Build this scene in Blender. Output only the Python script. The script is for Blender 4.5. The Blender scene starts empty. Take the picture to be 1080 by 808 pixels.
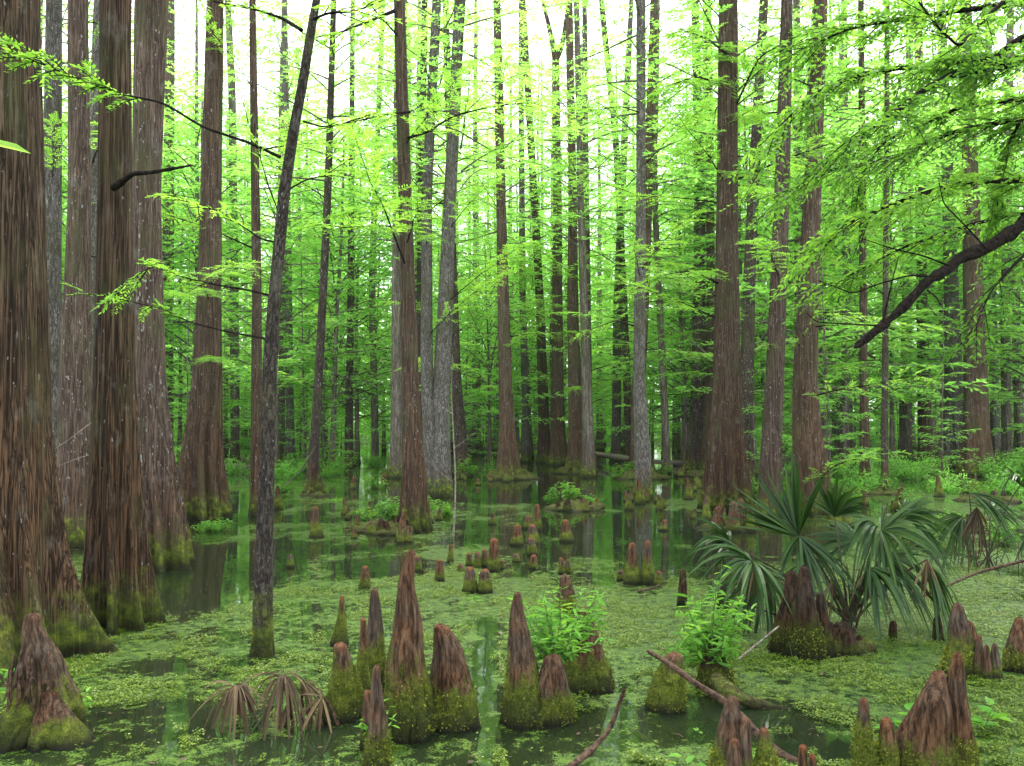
import bpy, math, random
import numpy as np
from mathutils import Vector

R = math.radians
SC = bpy.context.scene
COL = SC.collection
PI = math.pi

# ---------------------------------------------------------------- camera
F = 935.0                       # focal length in photo pixels (1080 wide)
CAM_H = 1.7
PITCH = R(2.5)
cam_d = bpy.data.cameras.new('camera')
cam_d.sensor_width = 36.0
cam_d.lens = 36.0 * F / 1080.0
cam_d.clip_start = 0.05
cam_d.clip_end = 3000
cam = bpy.data.objects.new('camera', cam_d)
cam.location = (0, 0, CAM_H)
cam.rotation_euler = (PI / 2 + PITCH, 0, 0)
COL.objects.link(cam)
SC.camera = cam

# ---------------------------------------------------------------- daylight
SUN_EL, SUN_AZ = 58.0, 18.0     # the sun stands ahead of the camera, veiled by thin cloud
w = bpy.data.worlds.new('World')
SC.world = w
w.use_nodes = True
nt = w.node_tree
nt.nodes.clear()
o_ = nt.nodes.new('ShaderNodeOutputWorld')
bg = nt.nodes.new('ShaderNodeBackground')
sky = nt.nodes.new('ShaderNodeTexSky')
sky.sky_type = 'NISHITA'
sky.sun_disc = False
sky.sun_elevation = R(SUN_EL)
sky.sun_rotation = R(SUN_AZ)
sky.air_density = 1.0
sky.dust_density = 3.0
mx = nt.nodes.new('ShaderNodeMix')
mx.data_type = 'RGBA'
mx.inputs[0].default_value = 0.72
mx.inputs[7].default_value = (8.6, 9.2, 9.8, 1)      # thin bright overcast
nt.links.new(sky.outputs[0], mx.inputs[6])
nt.links.new(mx.outputs[2], bg.inputs[0])
bg.inputs[1].default_value = 0.125
nt.links.new(bg.outputs[0], o_.inputs[0])

sd = bpy.data.lights.new('sun', 'SUN')
sd.energy = 1.5
sd.angle = R(12)
sd.color = (1.0, 0.96, 0.88)
so = bpy.data.objects.new('sun', sd)
_el, _az = R(SUN_EL), R(SUN_AZ)
sdir = Vector((math.sin(_az) * math.cos(_el), math.cos(_az) * math.cos(_el), math.sin(_el)))
so.rotation_euler = sdir.to_track_quat('Z', 'Y').to_euler()
so.location = sdir * 60
COL.objects.link(so)

SC.view_settings.view_transform = 'Standard'
SC.view_settings.look = 'None'
SC.view_settings.gamma = 1.0
SC.view_settings.exposure = 2.0
cy = SC.cycles
cy.max_bounces = 10
cy.diffuse_bounces = 7
cy.glossy_bounces = 3
cy.transmission_bounces = 4
cy.transparent_max_bounces = 4
cy.sample_clamp_indirect = 6
cy.caustics_reflective = False
cy.caustics_refractive = False

# ---------------------------------------------------------------- photo pixel -> place
ct, st_ = math.cos(PITCH), math.sin(PITCH)


def ray(px, py):
    u, v = (px - 540.0) / F, (404.0 - py) / F
    return np.array([u, ct - v * st_, st_ + v * ct])


def on_water(px, py, z=0.0):
    d = ray(px, py)
    t = (z - CAM_H) / d[2]
    return np.array([0, 0, CAM_H]) + d * t


def at(px, py, Y):
    d = ray(px, py)
    return np.array([0, 0, CAM_H]) + d * (Y / d[1])


def row(z, Y):            # photo row at which a point of height z and depth Y is seen
    a = math.atan2(z - CAM_H, Y) - PITCH
    return 404 - F * math.tan(a)


def colx(x, Y):
    return 540 + F * x / Y


# ---------------------------------------------------------------- value noise
def vnoise(x, y, z, seed=0):
    x, y, z = np.broadcast_arrays(np.asarray(x, float), np.asarray(y, float), np.asarray(z, float))
    xi, yi, zi = np.floor(x).astype(np.int64), np.floor(y).astype(np.int64), np.floor(z).astype(np.int64)
    fx, fy, fz = x - xi, y - yi, z - zi
    fx, fy, fz = fx * fx * (3 - 2 * fx), fy * fy * (3 - 2 * fy), fz * fz * (3 - 2 * fz)

    def h(a, b, c):
        n = (a * 374761393 + b * 668265263 + c * 1274126177 + seed * 974711) & 0xFFFFFFFF
        n = ((n ^ (n >> 13)) * 1274126177) & 0xFFFFFFFF
        n = ((n ^ (n >> 16)) * 2246822519) & 0xFFFFFFFF
        return ((n ^ (n >> 15)) & 0xFFFFFF) / float(0xFFFFFF)
    r = 0
    for a in (0, 1):
        for b in (0, 1):
            for c in (0, 1):
                wgt = (fx if a else 1 - fx) * (fy if b else 1 - fy) * (fz if c else 1 - fz)
                r = r + wgt * h(xi + a, yi + b, zi + c)
    return r


def fbm(x, y, z, seed=0, o=3):
    r, a, s = 0, 0.5, 0
    for i in range(o):
        r = r + a * vnoise(np.asarray(x) * 2 ** i, np.asarray(y) * 2 ** i, np.asarray(z) * 2 ** i, seed + i * 17)
        s += a
        a *= 0.5
    return r / s


# ---------------------------------------------------------------- mesh collecting
class MB:
    def __init__(s):
        s.v, s.f, s.m, s.n, s.ht = [], [], [], 0, []

    def add(s, verts, faces, mat=0, ht=None):
        verts = np.asarray(verts, np.float32).reshape(-1, 3)
        faces = np.asarray(faces, np.int64)
        s.v.append(verts)
        s.f.append(faces + s.n)
        s.m.append(np.full(len(faces), mat))
        s.ht.append(np.zeros(len(verts)) if ht is None else np.asarray(ht).ravel())
        s.n += len(verts)

    def mesh(s, name, mats, smooth=True, ht=False):
        me = bpy.data.meshes.new(name)
        V = np.concatenate(s.v)
        me.vertices.add(len(V))
        me.vertices.foreach_set('co', V.ravel())
        lt = np.concatenate([np.full(len(f), f.shape[1]) for f in s.f])
        li = np.concatenate([f.ravel() for f in s.f]).astype(np.int32)
        me.loops.add(len(li))
        me.loops.foreach_set('vertex_index', li)
        me.polygons.add(len(lt))
        me.polygons.foreach_set('loop_start', np.concatenate([[0], np.cumsum(lt)[:-1]]).astype(np.int32))
        me.polygons.foreach_set('material_index', np.concatenate(s.m).astype(np.int32))
        for m in mats:
            me.materials.append(m)
        me.update(calc_edges=True)
        me.validate()
        me.polygons.foreach_set('use_smooth', np.full(len(me.polygons), bool(smooth)))
        if ht:
            a = me.attributes.new('ht', 'FLOAT', 'POINT')
            a.data.foreach_set('value', np.concatenate(s.ht).astype(np.float32))
        return me

    def grid(s, P, mat=0, closed=True, ht=None):
        """P: rings x segs x 3"""
        nr, ns = P.shape[:2]
        i = np.arange(nr - 1)[:, None]
        j = np.arange(ns if closed else ns - 1)[None, :]
        a = i * ns + j
        b = i * ns + (j + 1) % ns
        q = np.stack([a, b, b + ns, a + ns], -1).reshape(-1, 4)
        s.add(P.reshape(-1, 3), q, mat, ht)

    def tube(s, pts, rad, ns=6, mat=0):
        pts = np.asarray(pts, float)
        rad = np.broadcast_to(np.asarray(rad, float), (len(pts),))
        t = np.gradient(pts, axis=0)
        t /= np.linalg.norm(t, axis=1)[:, None] + 1e-9
        up = np.where(np.abs(t[:, 2:3]) > 0.9, np.array([[1.0, 0, 0]]), np.array([[0, 0, 1.0]]))
        a = np.cross(t, up)
        a /= np.linalg.norm(a, axis=1)[:, None] + 1e-9
        for k in range(1, len(a)):
            if a[k] @ a[k - 1] < 0:
                a[k] = -a[k]
        b = np.cross(t, a)
        th = np.linspace(0, 2 * PI, ns, endpoint=False)
        P = pts[:, None] + rad[:, None, None] * (np.cos(th)[None, :, None] * a[:, None] + np.sin(th)[None, :, None] * b[:, None])
        s.grid(P, mat)

    def kites(s, pos, d, nrm, L, W, mat=0, fold=0.0):
        """one leaf face (or a folded pair) per position"""
        pos = np.asarray(pos, float)
        n = len(pos)
        d = d / (np.linalg.norm(d, axis=1)[:, None] + 1e-9)
        side = np.cross(d, nrm)
        side /= np.linalg.norm(side, axis=1)[:, None] + 1e-9
        up = np.cross(side, d)
        L = np.broadcast_to(L, (n,))[:, None]
        W = np.broadcast_to(W, (n,))[:, None]
        if fold <= 0:
            V = np.stack([pos, pos + d * L * .45 + side * W * .5, pos + d * L - up * L * .08, pos + d * L * .45 - side * W * .5], 1)
            f = np.arange(n)[:, None] * 4 + np.arange(4)[None]
            s.add(V, f, mat)
        else:
            f1 = up * W * fold
            V = np.stack([pos, pos + d * L * .3 + side * W * .46 + f1, pos + d * L * .68 + side * W * .38 + f1 * .8 - up * L * .05,
                          pos + d * L - up * L * .16, pos + d * L * .68 - side * W * .38 + f1 * .8 - up * L * .05,
                          pos + d * L * .3 - side * W * .46 + f1], 1)
            k = np.arange(n)[:, None] * 6
            f = np.concatenate([k + np.array([[0, 1, 2, 3]]), k + np.array([[0, 3, 4, 5]])])
            s.add(V, f, mat)


def link(name, me, parent=None, loc=(0, 0, 0), rz=0, sc=None):
    o = bpy.data.objects.new(name, me)
    COL.objects.link(o)
    o.location = tuple(float(a) for a in loc)
    o.rotation_euler = (0, 0, rz)
    if sc is not None:
        o.scale = (sc, sc, sc) if np.isscalar(sc) else sc
    if parent is not None:
        o.parent = parent
    return o


def tag(o, label, cat, group=None):
    o['label'] = label
    o['category'] = cat
    if group:
        o['group'] = group
    return o


def thing(name, label, cat, loc=(0, 0, 0), group=None, rz=0):
    return tag(link(name, None, None, loc, rz), label, cat, group)


# ---------------------------------------------------------------- materials
class NM:
    def __init__(s, name):
        s.mat = bpy.data.materials.new(name)
        s.mat.use_nodes = True
        s.t = s.mat.node_tree
        s.t.nodes.clear()
        s.out = s.t.nodes.new('ShaderNodeOutputMaterial')

    def n(s, kind, **kw):
        nd = s.t.nodes.new('ShaderNode' + kind)
        ins = kw.pop('ins', {})
        for k, v in kw.items():
            setattr(nd, k, v)
        for k, v in ins.items():
            s.put(nd.inputs[k], v)
        return nd

    def put(s, sock, v):
        if isinstance(v, bpy.types.NodeSocket):
            s.t.links.new(v, sock)
        elif isinstance(v, tuple) and len(v) == 3 and sock.type == 'RGBA':
            sock.default_value = (*v, 1)
        else:
            sock.default_value = v

    def math(s, op, a, b=0.0, c=0.0, clamp=False):
        nd = s.n('Math', operation=op, use_clamp=clamp)
        s.put(nd.inputs[0], a)
        s.put(nd.inputs[1], b)
        if op in ('MULTIPLY_ADD', 'COMPARE'):
            s.put(nd.inputs[2], c)
        return nd.outputs[0]

    def step(s, v, lo, hi, a=0.0, b=1.0):
        nd = s.n('MapRange', interpolation_type='SMOOTHSTEP')
        for i, x in enumerate((v, lo, hi, a, b)):
            s.put(nd.inputs[i], x)
        return nd.outputs[0]

    def mix(s, f, a, b, blend='MIX'):
        nd = s.n('Mix', data_type='RGBA', blend_type=blend)
        s.put(nd.inputs[0], f)
        s.put(nd.inputs[6], a)
        s.put(nd.inputs[7], b)
        return nd.outputs[2]

    def noise(s, vec, scale, detail=3, rough=.55, dist=0.0):
        return s.n('TexNoise', ins={'Vector': vec, 'Scale': scale, 'Detail': detail, 'Roughness': rough, 'Distortion': dist}).outputs[0]

    def stretch(s, vec, sc, off=None):
        nd = s.n('Mapping', ins={'Vector': vec, 'Scale': sc})
        if off is not None:
            s.t.links.new(off, nd.inputs['Location'])
        return nd.outputs[0]

    def ramp(s, f, stops):
        nd = s.n('ValToRGB')
        s.put(nd.inputs[0], f)
        e = nd.color_ramp.elements
        while len(e) < len(stops):
            e.new(0.5)
        for el, (p, c) in zip(e, stops):
            el.position = p
            el.color = (*c, 1)
        return nd.outputs[0]

    def bump(s, h, strength, dist, nrm=None):
        nd = s.n('Bump', ins={'Height': h, 'Strength': strength, 'Distance': dist})
        if nrm is not None:
            s.t.links.new(nrm, nd.inputs['Normal'])
        return nd.outputs[0]


def leaf_material(name, c1, c2, c3, trans=.5, rough=.45, tr_gain=(1.5, 1.35, .8), spec=.18):
    m = NM(name)
    geo = m.n('NewGeometry')
    oi = m.n('ObjectInfo')
    r = m.math('MULTIPLY_ADD', oi.outputs['Random'], .35, m.math('MULTIPLY', geo.outputs['Random Per Island'], .65))
    c = m.ramp(r, [(0.05, c1), (.5, c2), (.95, c3)])
    p = m.n('BsdfPrincipled', ins={'Base Color': c, 'Roughness': rough, 'Specular IOR Level': spec})
    tc = m.mix(1.0, c, tr_gain, 'MULTIPLY')
    t = m.n('BsdfTranslucent', ins={'Color': tc})
    mxs = m.n('MixShader', ins={0: trans, 1: p.outputs[0], 2: t.outputs[0]})
    m.t.links.new(mxs.outputs[0], m.out.inputs[0])
    return m.mat


LEAF_CYP = leaf_material('cypress_needles', (.125, .29, .045), (.20, .40, .055), (.30, .50, .09), .58, tr_gain=(1.5, 1.45, .95))
LEAF_FAR = leaf_material('far_leaves', (.135, .33, .055), (.215, .45, .08), (.33, .57, .13), .68, tr_gain=(1.45, 1.45, 1.1))
LEAF_BROAD = leaf_material('broad_leaves', (.05, .135, .02), (.13, .29, .035), (.25, .45, .06), .6, tr_gain=(1.5, 1.45, 1.0))
LEAF_DARK = leaf_material('dark_leaves', (.05, .13, .022), (.09, .22, .03), (.16, .32, .04), .42)
LEAF_SHRUB = leaf_material('shrub_leaves', (.06, .19, .025), (.12, .30, .035), (.22, .43, .05), .45)
LEAF_PALM = leaf_material('palm_blade', (.010, .032, .006), (.024, .062, .010), (.055, .105, .020), .28, rough=.36, spec=.22)
LEAF_DEAD = leaf_material('dead_blade', (.025, .016, .007), (.070, .044, .021), (.18, .125, .066), .15, rough=.6)
LEAF_WEED = leaf_material('duckweed', (.012, .034, .003), (.060, .115, .007), (.175, .24, .020), .15, rough=.4)

LEAF_MOSS = leaf_material('moss_tuft', (.035, .045, .010), (.11, .14, .018), (.27, .30, .04), .2, rough=.8, spec=.05)


def bark_material(name, dark, mid, light, warm=(.145, .074, .030), fleck=.5, furrow=26.0, moss=1.0, flat=.06, moss_h=.5, warm_h=2.2, warm_amt=.6, crackk=.78, fs=38):
    m = NM(name)
    tc = m.n('TexCoord').outputs['Object']
    geo = m.n('NewGeometry')
    wz = m.n('SeparateXYZ', ins={0: geo.outputs['Position']}).outputs[2]
    oi = m.n('ObjectInfo')
    v1 = m.stretch(tc, (1, 1, flat))
    # wandering vertical fibres
    fib = m.noise(v1, furrow, 5, .6, .6)
    fib2 = m.noise(m.stretch(tc, (1, 1, flat * 4)), furrow * 2.4, 4, .7)
    rid = m.math('ABSOLUTE', m.math('SUBTRACT', m.math('MULTIPLY', fib, 2.0), 1.0))
    rid = m.math('SUBTRACT', 1.0, m.math('POWER', rid, .55))          # dark crack where the fibre noise crosses zero
    base = m.ramp(fib2, [(.25, dark), (.5, mid), (.78, light)])
    big = m.noise(tc, 2.2, 3)
    base = m.mix(m.step(big, .35, .7, 0, .55), base, m.mix(.5, mid, dark))
    # warm red-brown lower trunk
    wf = m.math('MULTIPLY', m.step(m.math('MULTIPLY_ADD', big, 1.2, wz), .9, warm_h + .6, warm_amt, .12), m.step(m.noise(v1, 9, 3), .3, .6, .35, 1))
    base = m.mix(wf, base, m.mix(fib2, (warm[0] * .55, warm[1] * .5, warm[2] * .5), (warm[0] * 1.6, warm[1] * 1.5, warm[2] * 1.4)))
    crack = m.step(rid, .50, .90, 0, crackk)
    base = m.mix(crack, base, (dark[0] * .4, dark[1] * .4, dark[2] * .4))
    # pale lichen flecks
    vo = m.noise(m.stretch(tc, (1, 1, .35)), fs, 2, .5)
    area = m.noise(tc, 1.7, 2)
    thr = m.math('MULTIPLY_ADD', area, -.16 * (0.6 + fleck), .80 - .0 * fleck)
    thr = m.math('SUBTRACT', thr, .03 * fleck)
    fl = m.step(m.math('SUBTRACT', vo, thr), 0.0, .03, 0, min(1, .5 + .4 * fleck))
    base = m.mix(fl, base, (.38, .38, .35))
    # algae tint
    alg = m.step(m.noise(m.stretch(tc, (1, 1, .4)), 3.1, 4), .48, .70, 0, .6)
    pal = m.step(m.noise(m.stretch(tc, (1, 1, .6)), 5.3, 5, .65), .56, .68, 0, .22)
    base = m.mix(pal, base, (.27, .255, .22))
    base = m.mix(alg, base, (.085, .085, .035))
    # moss at the foot, dark wet line
    mn = m.noise(tc, 5.5, 5, .65)
    mh = m.math('MULTIPLY_ADD', mn, -1.5 * moss_h, wz)
    mf = m.step(mh, -.55 * moss_h, .28 * moss_h, moss, 0)
    mn2 = m.noise(tc, 60, 3)
    mossc = m.ramp(m.noise(tc, 11, 4), [(.3, (.028, .036, .010)), (.5, (.085, .115, .016)), (.68, (.22, .26, .03))])
    base = m.mix(m.math('MULTIPLY', mf, m.step(mn2, .3, .5, .55, 1)), base, mossc)
    wet = m.step(wz, .03, .16, .8, 0)
    base = m.mix(wet, base, (.016, .014, .009))
    tint = m.math('MULTIPLY_ADD', oi.outputs['Random'], .4, .8)
    base = m.mix(1.0, base, m.n('CombineXYZ', ins={0: tint, 1: tint, 2: tint}).outputs[0], 'MULTIPLY')
    h = m.math('MULTIPLY_ADD', rid, -1.0, m.math('MULTIPLY', fib2, .5))
    h = m.math('MULTIPLY_ADD', m.math('MULTIPLY', mf, mn2), .6, h)
    bn = m.bump(h, 1.0, .03)
    p = m.n('BsdfPrincipled', ins={'Base Color': base, 'Roughness': m.step(wet, 0, 1, .9, .5), 'Specular IOR Level': .08, 'Normal': bn})
    m.t.links.new(p.outputs[0], m.out.inputs[0])
    return m.mat


BARK_BIG = bark_material('bark_cypress_ridged', (.036, .024, .016), (.125, .083, .053), (.23, .170, .125), furrow=40, fleck=.35, flat=.016, crackk=.93, warm_h=3.4)
BARK_BROWN = bark_material('bark_cypress_brown', (.050, .034, .025), (.140, .094, .066), (.24, .180, .136), furrow=38, flat=.03, fleck=.55, warm_h=3.2)
BARK_SPECK = bark_material('bark_cypress_lichen', (.055, .038, .030), (.150, .106, .082), (.26, .205, .168), furrow=36, flat=.035, fleck=.7, warm_h=1.6)
BARK_GREY = bark_material('bark_grey', (.080, .070, .060), (.21, .185, .162), (.36, .33, .30), furrow=24, fleck=.8, flat=.22, warm=(.09, .06, .04), warm_h=.8)
BARK_THIN = bark_material('bark_thin_dark', (.026, .021, .017), (.090, .073, .060), (.20, .178, .158), furrow=34, fleck=.45, flat=.3, fs=60, warm=(.06, .04, .03), warm_h=.5)
BARK_DKBR = bark_material('bark_dark_brown', (.030, .024, .020), (.092, .072, .058), (.19, .16, .135), furrow=30, fleck=.8, flat=.1, warm_h=1.0)
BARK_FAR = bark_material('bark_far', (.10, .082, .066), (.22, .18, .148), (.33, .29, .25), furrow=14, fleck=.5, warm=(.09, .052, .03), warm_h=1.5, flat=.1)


def plain_wood(name, a, b, rough=.75, spec=.12):
    m = NM(name)
    tc = m.n('TexCoord').outputs['Object']
    nz = m.noise(tc, 30, 4)
    c = m.ramp(nz, [(.35, a), (.75, b)])
    p = m.n('BsdfPrincipled', ins={'Base Color': c, 'Roughness': rough, 'Specular IOR Level': spec, 'Normal': m.bump(nz, 1.0, .03)})
    m.t.links.new(p.outputs[0], m.out.inputs[0])
    return m.mat


TWIG = plain_wood('dark_twig', (.008, .006, .005), (.030, .022, .017), .9, .04)
DEADWOOD = plain_wood('pale_deadwood', (.13, .095, .07), (.34, .29, .24))
LOGWOOD = plain_wood('wet_log', (.020, .012, .008), (.13, .075, .045))
BLACKWOOD = plain_wood('dead_limb_bark', (.004, .003, .003), (.026, .019, .014), .95, .03)
STEM = plain_wood('green_stem', (.06, .10, .03), (.12, .16, .05))
PETIOLE = plain_wood('petiole', (.028, .034, .014), (.085, .07, .035), .4)


def knee_material(name, moss=.45, red=1.0, tone=1.0):
    m = NM(name)
    tc = m.n('TexCoord').outputs['Object']
    ht = m.n('Attribute', attribute_name='ht').outputs['Fac']
    wz = m.n('SeparateXYZ', ins={0: m.n('NewGeometry').outputs['Position']}).outputs[2]
    oi = m.n('ObjectInfo').outputs['Random']
    fib = m.noise(m.stretch(tc, (1, 1, .13)), 50, 6, .7, .4)
    fib2 = m.noise(m.stretch(tc, (1, 1, .3)), 120, 3, .6)
    base = m.ramp(fib, [(.34, (.008, .004, .002)), (.45, (.052, .025, .012)), (.57, (.135, .068, .034)), (.80, (.22, .15, .088))])
    grey = m.step(m.math('MULTIPLY_ADD', oi, .35, m.noise(tc, 5, 3)), .45, .85, 0, .85)
    base = m.mix(grey, base, m.ramp(fib, [(.34, (.018, .013, .009)), (.56, (.085, .066, .048)), (.8, (.20, .165, .125))]))
    # reddish growing tip
    tip = m.step(m.math('MULTIPLY_ADD', m.noise(tc, 14, 3), .28, ht), .97, 1.14, 0, .85 * red)
    base = m.mix(tip, base, m.ramp(fib, [(.3, (.08, .024, .008)), (.7, (.29, .105, .040))]))
    # moss
    mn = m.noise(m.stretch(tc, (1, 1, .5)), 8, 6, .75)
    mline = m.math('MULTIPLY_ADD', oi, .22, moss - .10)
    mf = m.step(m.math('SUBTRACT', m.math('MULTIPLY_ADD', mn, -1.25, ht), m.math('SUBTRACT', mline, .62)), -.14, .15, 1, 0)
    tuft = m.noise(tc, 95, 4, .7)
    mossc = m.ramp(m.math('MULTIPLY_ADD', tuft, .5, m.math('MULTIPLY', m.noise(tc, 16, 4, .7), .55)), [(.32, (.016, .018, .007)), (.46, (.065, .085, .012)), (.60, (.18, .215, .024)), (.76, (.34, .36, .05))])
    dk = m.step(m.math('MULTIPLY_ADD', mn, -.25, ht), -.10, .20, .85, 0)
    mossc = m.mix(dk, mossc, (.022, .024, .012))
    base = m.mix(mf, base, mossc)
    wet = m.step(wz, .0, .05, .85, 0)
    base = m.mix(wet, base, (.012, .011, .007))
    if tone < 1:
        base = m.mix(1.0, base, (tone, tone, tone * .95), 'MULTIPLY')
    h = m.math('MULTIPLY_ADD', m.math('MULTIPLY', mf, tuft), 1.4, m.math('MULTIPLY_ADD', fib2, .4, fib))
    bn = m.bump(h, 1.0, .03)
    p = m.n('BsdfPrincipled', ins={'Base Color': base, 'Roughness': .8, 'Specular IOR Level': .10, 'Normal': bn})
    m.t.links.new(p.outputs[0], m.out.inputs[0])
    return m.mat


KNEE = knee_material('knee_bark', .40, .3)
KNEE_BARE = knee_material('knee_bark_bare', .28, .4)
KNEE_MOSSY = knee_material('knee_bark_mossy', .74, .6)
KNEE_SMALL = knee_material('knee_small', .50, .9)
KNEE_FAR = knee_material('knee_far', .55, .12)
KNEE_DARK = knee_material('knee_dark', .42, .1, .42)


def mound_material():
    m = NM('moss_mound')
    tc = m.n('TexCoord').outputs['Object']
    wz = m.n('SeparateXYZ', ins={0: m.n('NewGeometry').outputs['Position']}).outputs[2]
    a = m.noise(tc, 14, 5, .7)
    b = m.noise(tc, 55, 4, .7)
    c = m.ramp(m.math('MULTIPLY_ADD', b, .5, m.math('MULTIPLY', a, .5)), [(.33, (.020, .014, .010)), (.46, (.055, .045, .018)), (.55, (.085, .105, .02)), (.72, (.20, .22, .04))])
    c = m.mix(m.step(wz, 0, .08, .85, 0), c, (.014, .012, .008))
    p = m.n('BsdfPrincipled', ins={'Base Color': c, 'Roughness': .85, 'Specular IOR Level': .08, 'Normal': m.bump(m.math('ADD', a, b), .9, .03)})
    m.t.links.new(p.outputs[0], m.out.inputs[0])
    return m.mat


MOUND = mound_material()


def water_material():
    m = NM('swamp_water')
    geo = m.n('NewGeometry')
    pos = geo.outputs['Position']
    dens = m.n('Attribute', attribute_name='weed').outputs['Fac']
    n1 = m.noise(m.stretch(pos, (1, 1.0, 1)), 2.6, 4, .6, .8)
    n2 = m.noise(pos, 14, 4, .65, .6)
    n3 = m.noise(pos, 75, 3, .6)
    nn = m.math('MULTIPLY_ADD', n1, .42, m.math('MULTIPLY_ADD', n2, .33, m.math('MULTIPLY', n3, .25)))
    thr = m.math('SUBTRACT', .80, m.math('MULTIPLY', dens, .46))
    mask = m.step(m.math('SUBTRACT', nn, thr), -.03, .06, 0, .86)
    # weed surface
    wc = m.ramp(m.math('MULTIPLY_ADD', n3, .55, m.math('MULTIPLY', n2, .45)), [(.40, (.003, .008, .002)), (.47, (.020, .046, .004)), (.55, (.064, .122, .010)), (.68, (.15, .215, .022))])
    bn = m.bump(m.math('MULTIPLY_ADD', n3, .7, n2), .7, .012)
    weed = m.n('BsdfPrincipled', ins={'Base Color': wc, 'Roughness': .55, 'Specular IOR Level': .15, 'Coat Weight': .35, 'Coat Roughness': .05, 'Coat IOR': 1.33, 'Normal': bn, 'Coat Normal': m.bump(n3, .10, .01)})
    rip = m.noise(m.stretch(pos, (1, 1, 1)), 3.0, 2)
    wb = m.bump(rip, .12, .01)
    wat = m.n('BsdfPrincipled', ins={'Base Color': (.010, .016, .006), 'Roughness': .03, 'IOR': 1.36, 'Specular IOR Level': .5, 'Normal': wb})
    mxs = m.n('MixShader', ins={0: mask, 1: wat.outputs[0], 2: weed.outputs[0]})
    m.t.links.new(mxs.outputs[0], m.out.inputs[0])
    return m.mat


def soil_material():
    m = NM('forest_soil')
    pos = m.n('NewGeometry').outputs['Position']
    a = m.noise(pos, .7, 4)
    b = m.noise(pos, 6, 4)
    c = m.ramp(m.math('MULTIPLY_ADD', a, .5, m.math('MULTIPLY', b, .5)), [(.35, (.035, .028, .016)), (.5, (.07, .10, .025)), (.65, (.10, .17, .03))])
    p = m.n('BsdfPrincipled', ins={'Base Color': c, 'Roughness': .9, 'Normal': m.bump(b, .7, .05)})
    m.t.links.new(p.outputs[0], m.out.inputs[0])
    return m.mat


# ---------------------------------------------------------------- ground and water
def weed_density(x, y):
    """how closely the floating weed covers the water, 0..1"""
    mid = np.clip((y - 7) / 6, 0, 1)
    d = .76 - .14 * mid + (.55 + .75 * mid) * (fbm(x * .55 + 7, y * .38, 3.1, 5, 3) - .5) + (.30 + .45 * mid) * (fbm(x * 2.1, y * 1.1, 1.7, 9, 2) - .5)
    # open water: (photo column, row, half width px, half height px, strength)
    for cx, cyy, rx, ry, k in OPEN:
        p = on_water(cx, cyy)
        p2 = on_water(cx, cyy - ry)
        p3 = on_water(cx, cyy + ry)
        ax = rx * p[1] / F
        ay = (p2[1] - p3[1]) / 2
        q = ((x - p[0]) / ax) ** 2 + ((y - (p2[1] + p3[1]) / 2) / ay) ** 2
        d = d - k * np.clip(1.25 - q, 0, 1)
    far = np.clip((y - 12) / 14, 0, 1)
    d = d - .16 * far
    return np.clip(d, 0, 1)


OPEN = [(225, 612, 95, 42, .50), (410, 598, 70, 11, .5), (140, 765, 105, 26, .22), (700, 765, 110, 30, .14), (300, 790, 60, 10, .15),
        (800, 765, 90, 35, .20), (510, 700, 14, 80, .22), (145, 560, 60, 30, .4), (600, 515, 130, 16, .22), (520, 525, 60, 6, .4),
        (640, 545, 60, 5, .45), (620, 575, 50, 6, .3), (450, 770, 14, 30, .35), (150, 705, 60, 10, .25), (870, 790, 60, 14, .3)]

WATER = water_material()
SOIL = soil_material()

ys = np.concatenate([np.linspace(-12, 3.2, 20), np.geomspace(3.4, 70, 420)])
us = np.linspace(-1, 1, 300)
half = np.maximum(ys * .75, 3.0) + 8 * np.clip((3.4 - ys) / 3, 0, 1)
Xg = us[None, :] * half[:, None]
Yg = np.broadcast_to(ys[:, None], Xg.shape)
mb = MB()
mb.grid(np.stack([Xg, Yg, np.zeros_like(Xg)], -1), closed=False)
me = mb.mesh('water', [WATER])
at_ = me.attributes.new('weed', 'FLOAT', 'POINT')
at_.data.foreach_set('value', weed_density(Xg.ravel(), Yg.ravel()).astype(np.float32))
o = link('water', me)
o['kind'] = 'structure'

# forest floor: below the swamp, rising out of it beyond the far shore, to the horizon
mb = MB()
gy = np.concatenate([[-60, 0, 30, 52], np.linspace(56, 130, 40), [200, 400, 700]])
gx = np.concatenate([[-600, -300], np.linspace(-110, 110, 90), [300, 600]])
GX, GY = np.meshgrid(gx, gy)
shore = 66 + 5 * (fbm(GX * .07, 0, 0, 3) - .5) * 2
side = np.clip((np.abs(GX) - GY * .75 - 6) / 6, 0, 1)
GZ = -.5 + np.clip((GY - shore) * .14, 0, .75) + .35 * fbm(GX * .12, GY * .12, 0, 4) * (GY > shore)
GZ = np.maximum(GZ, -.5 + .55 * side)
mb.grid(np.stack([GX, GY, GZ], -1), closed=False)
o = link('ground', mb.mesh('ground', [SOIL]))
o['kind'] = 'structure'

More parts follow.
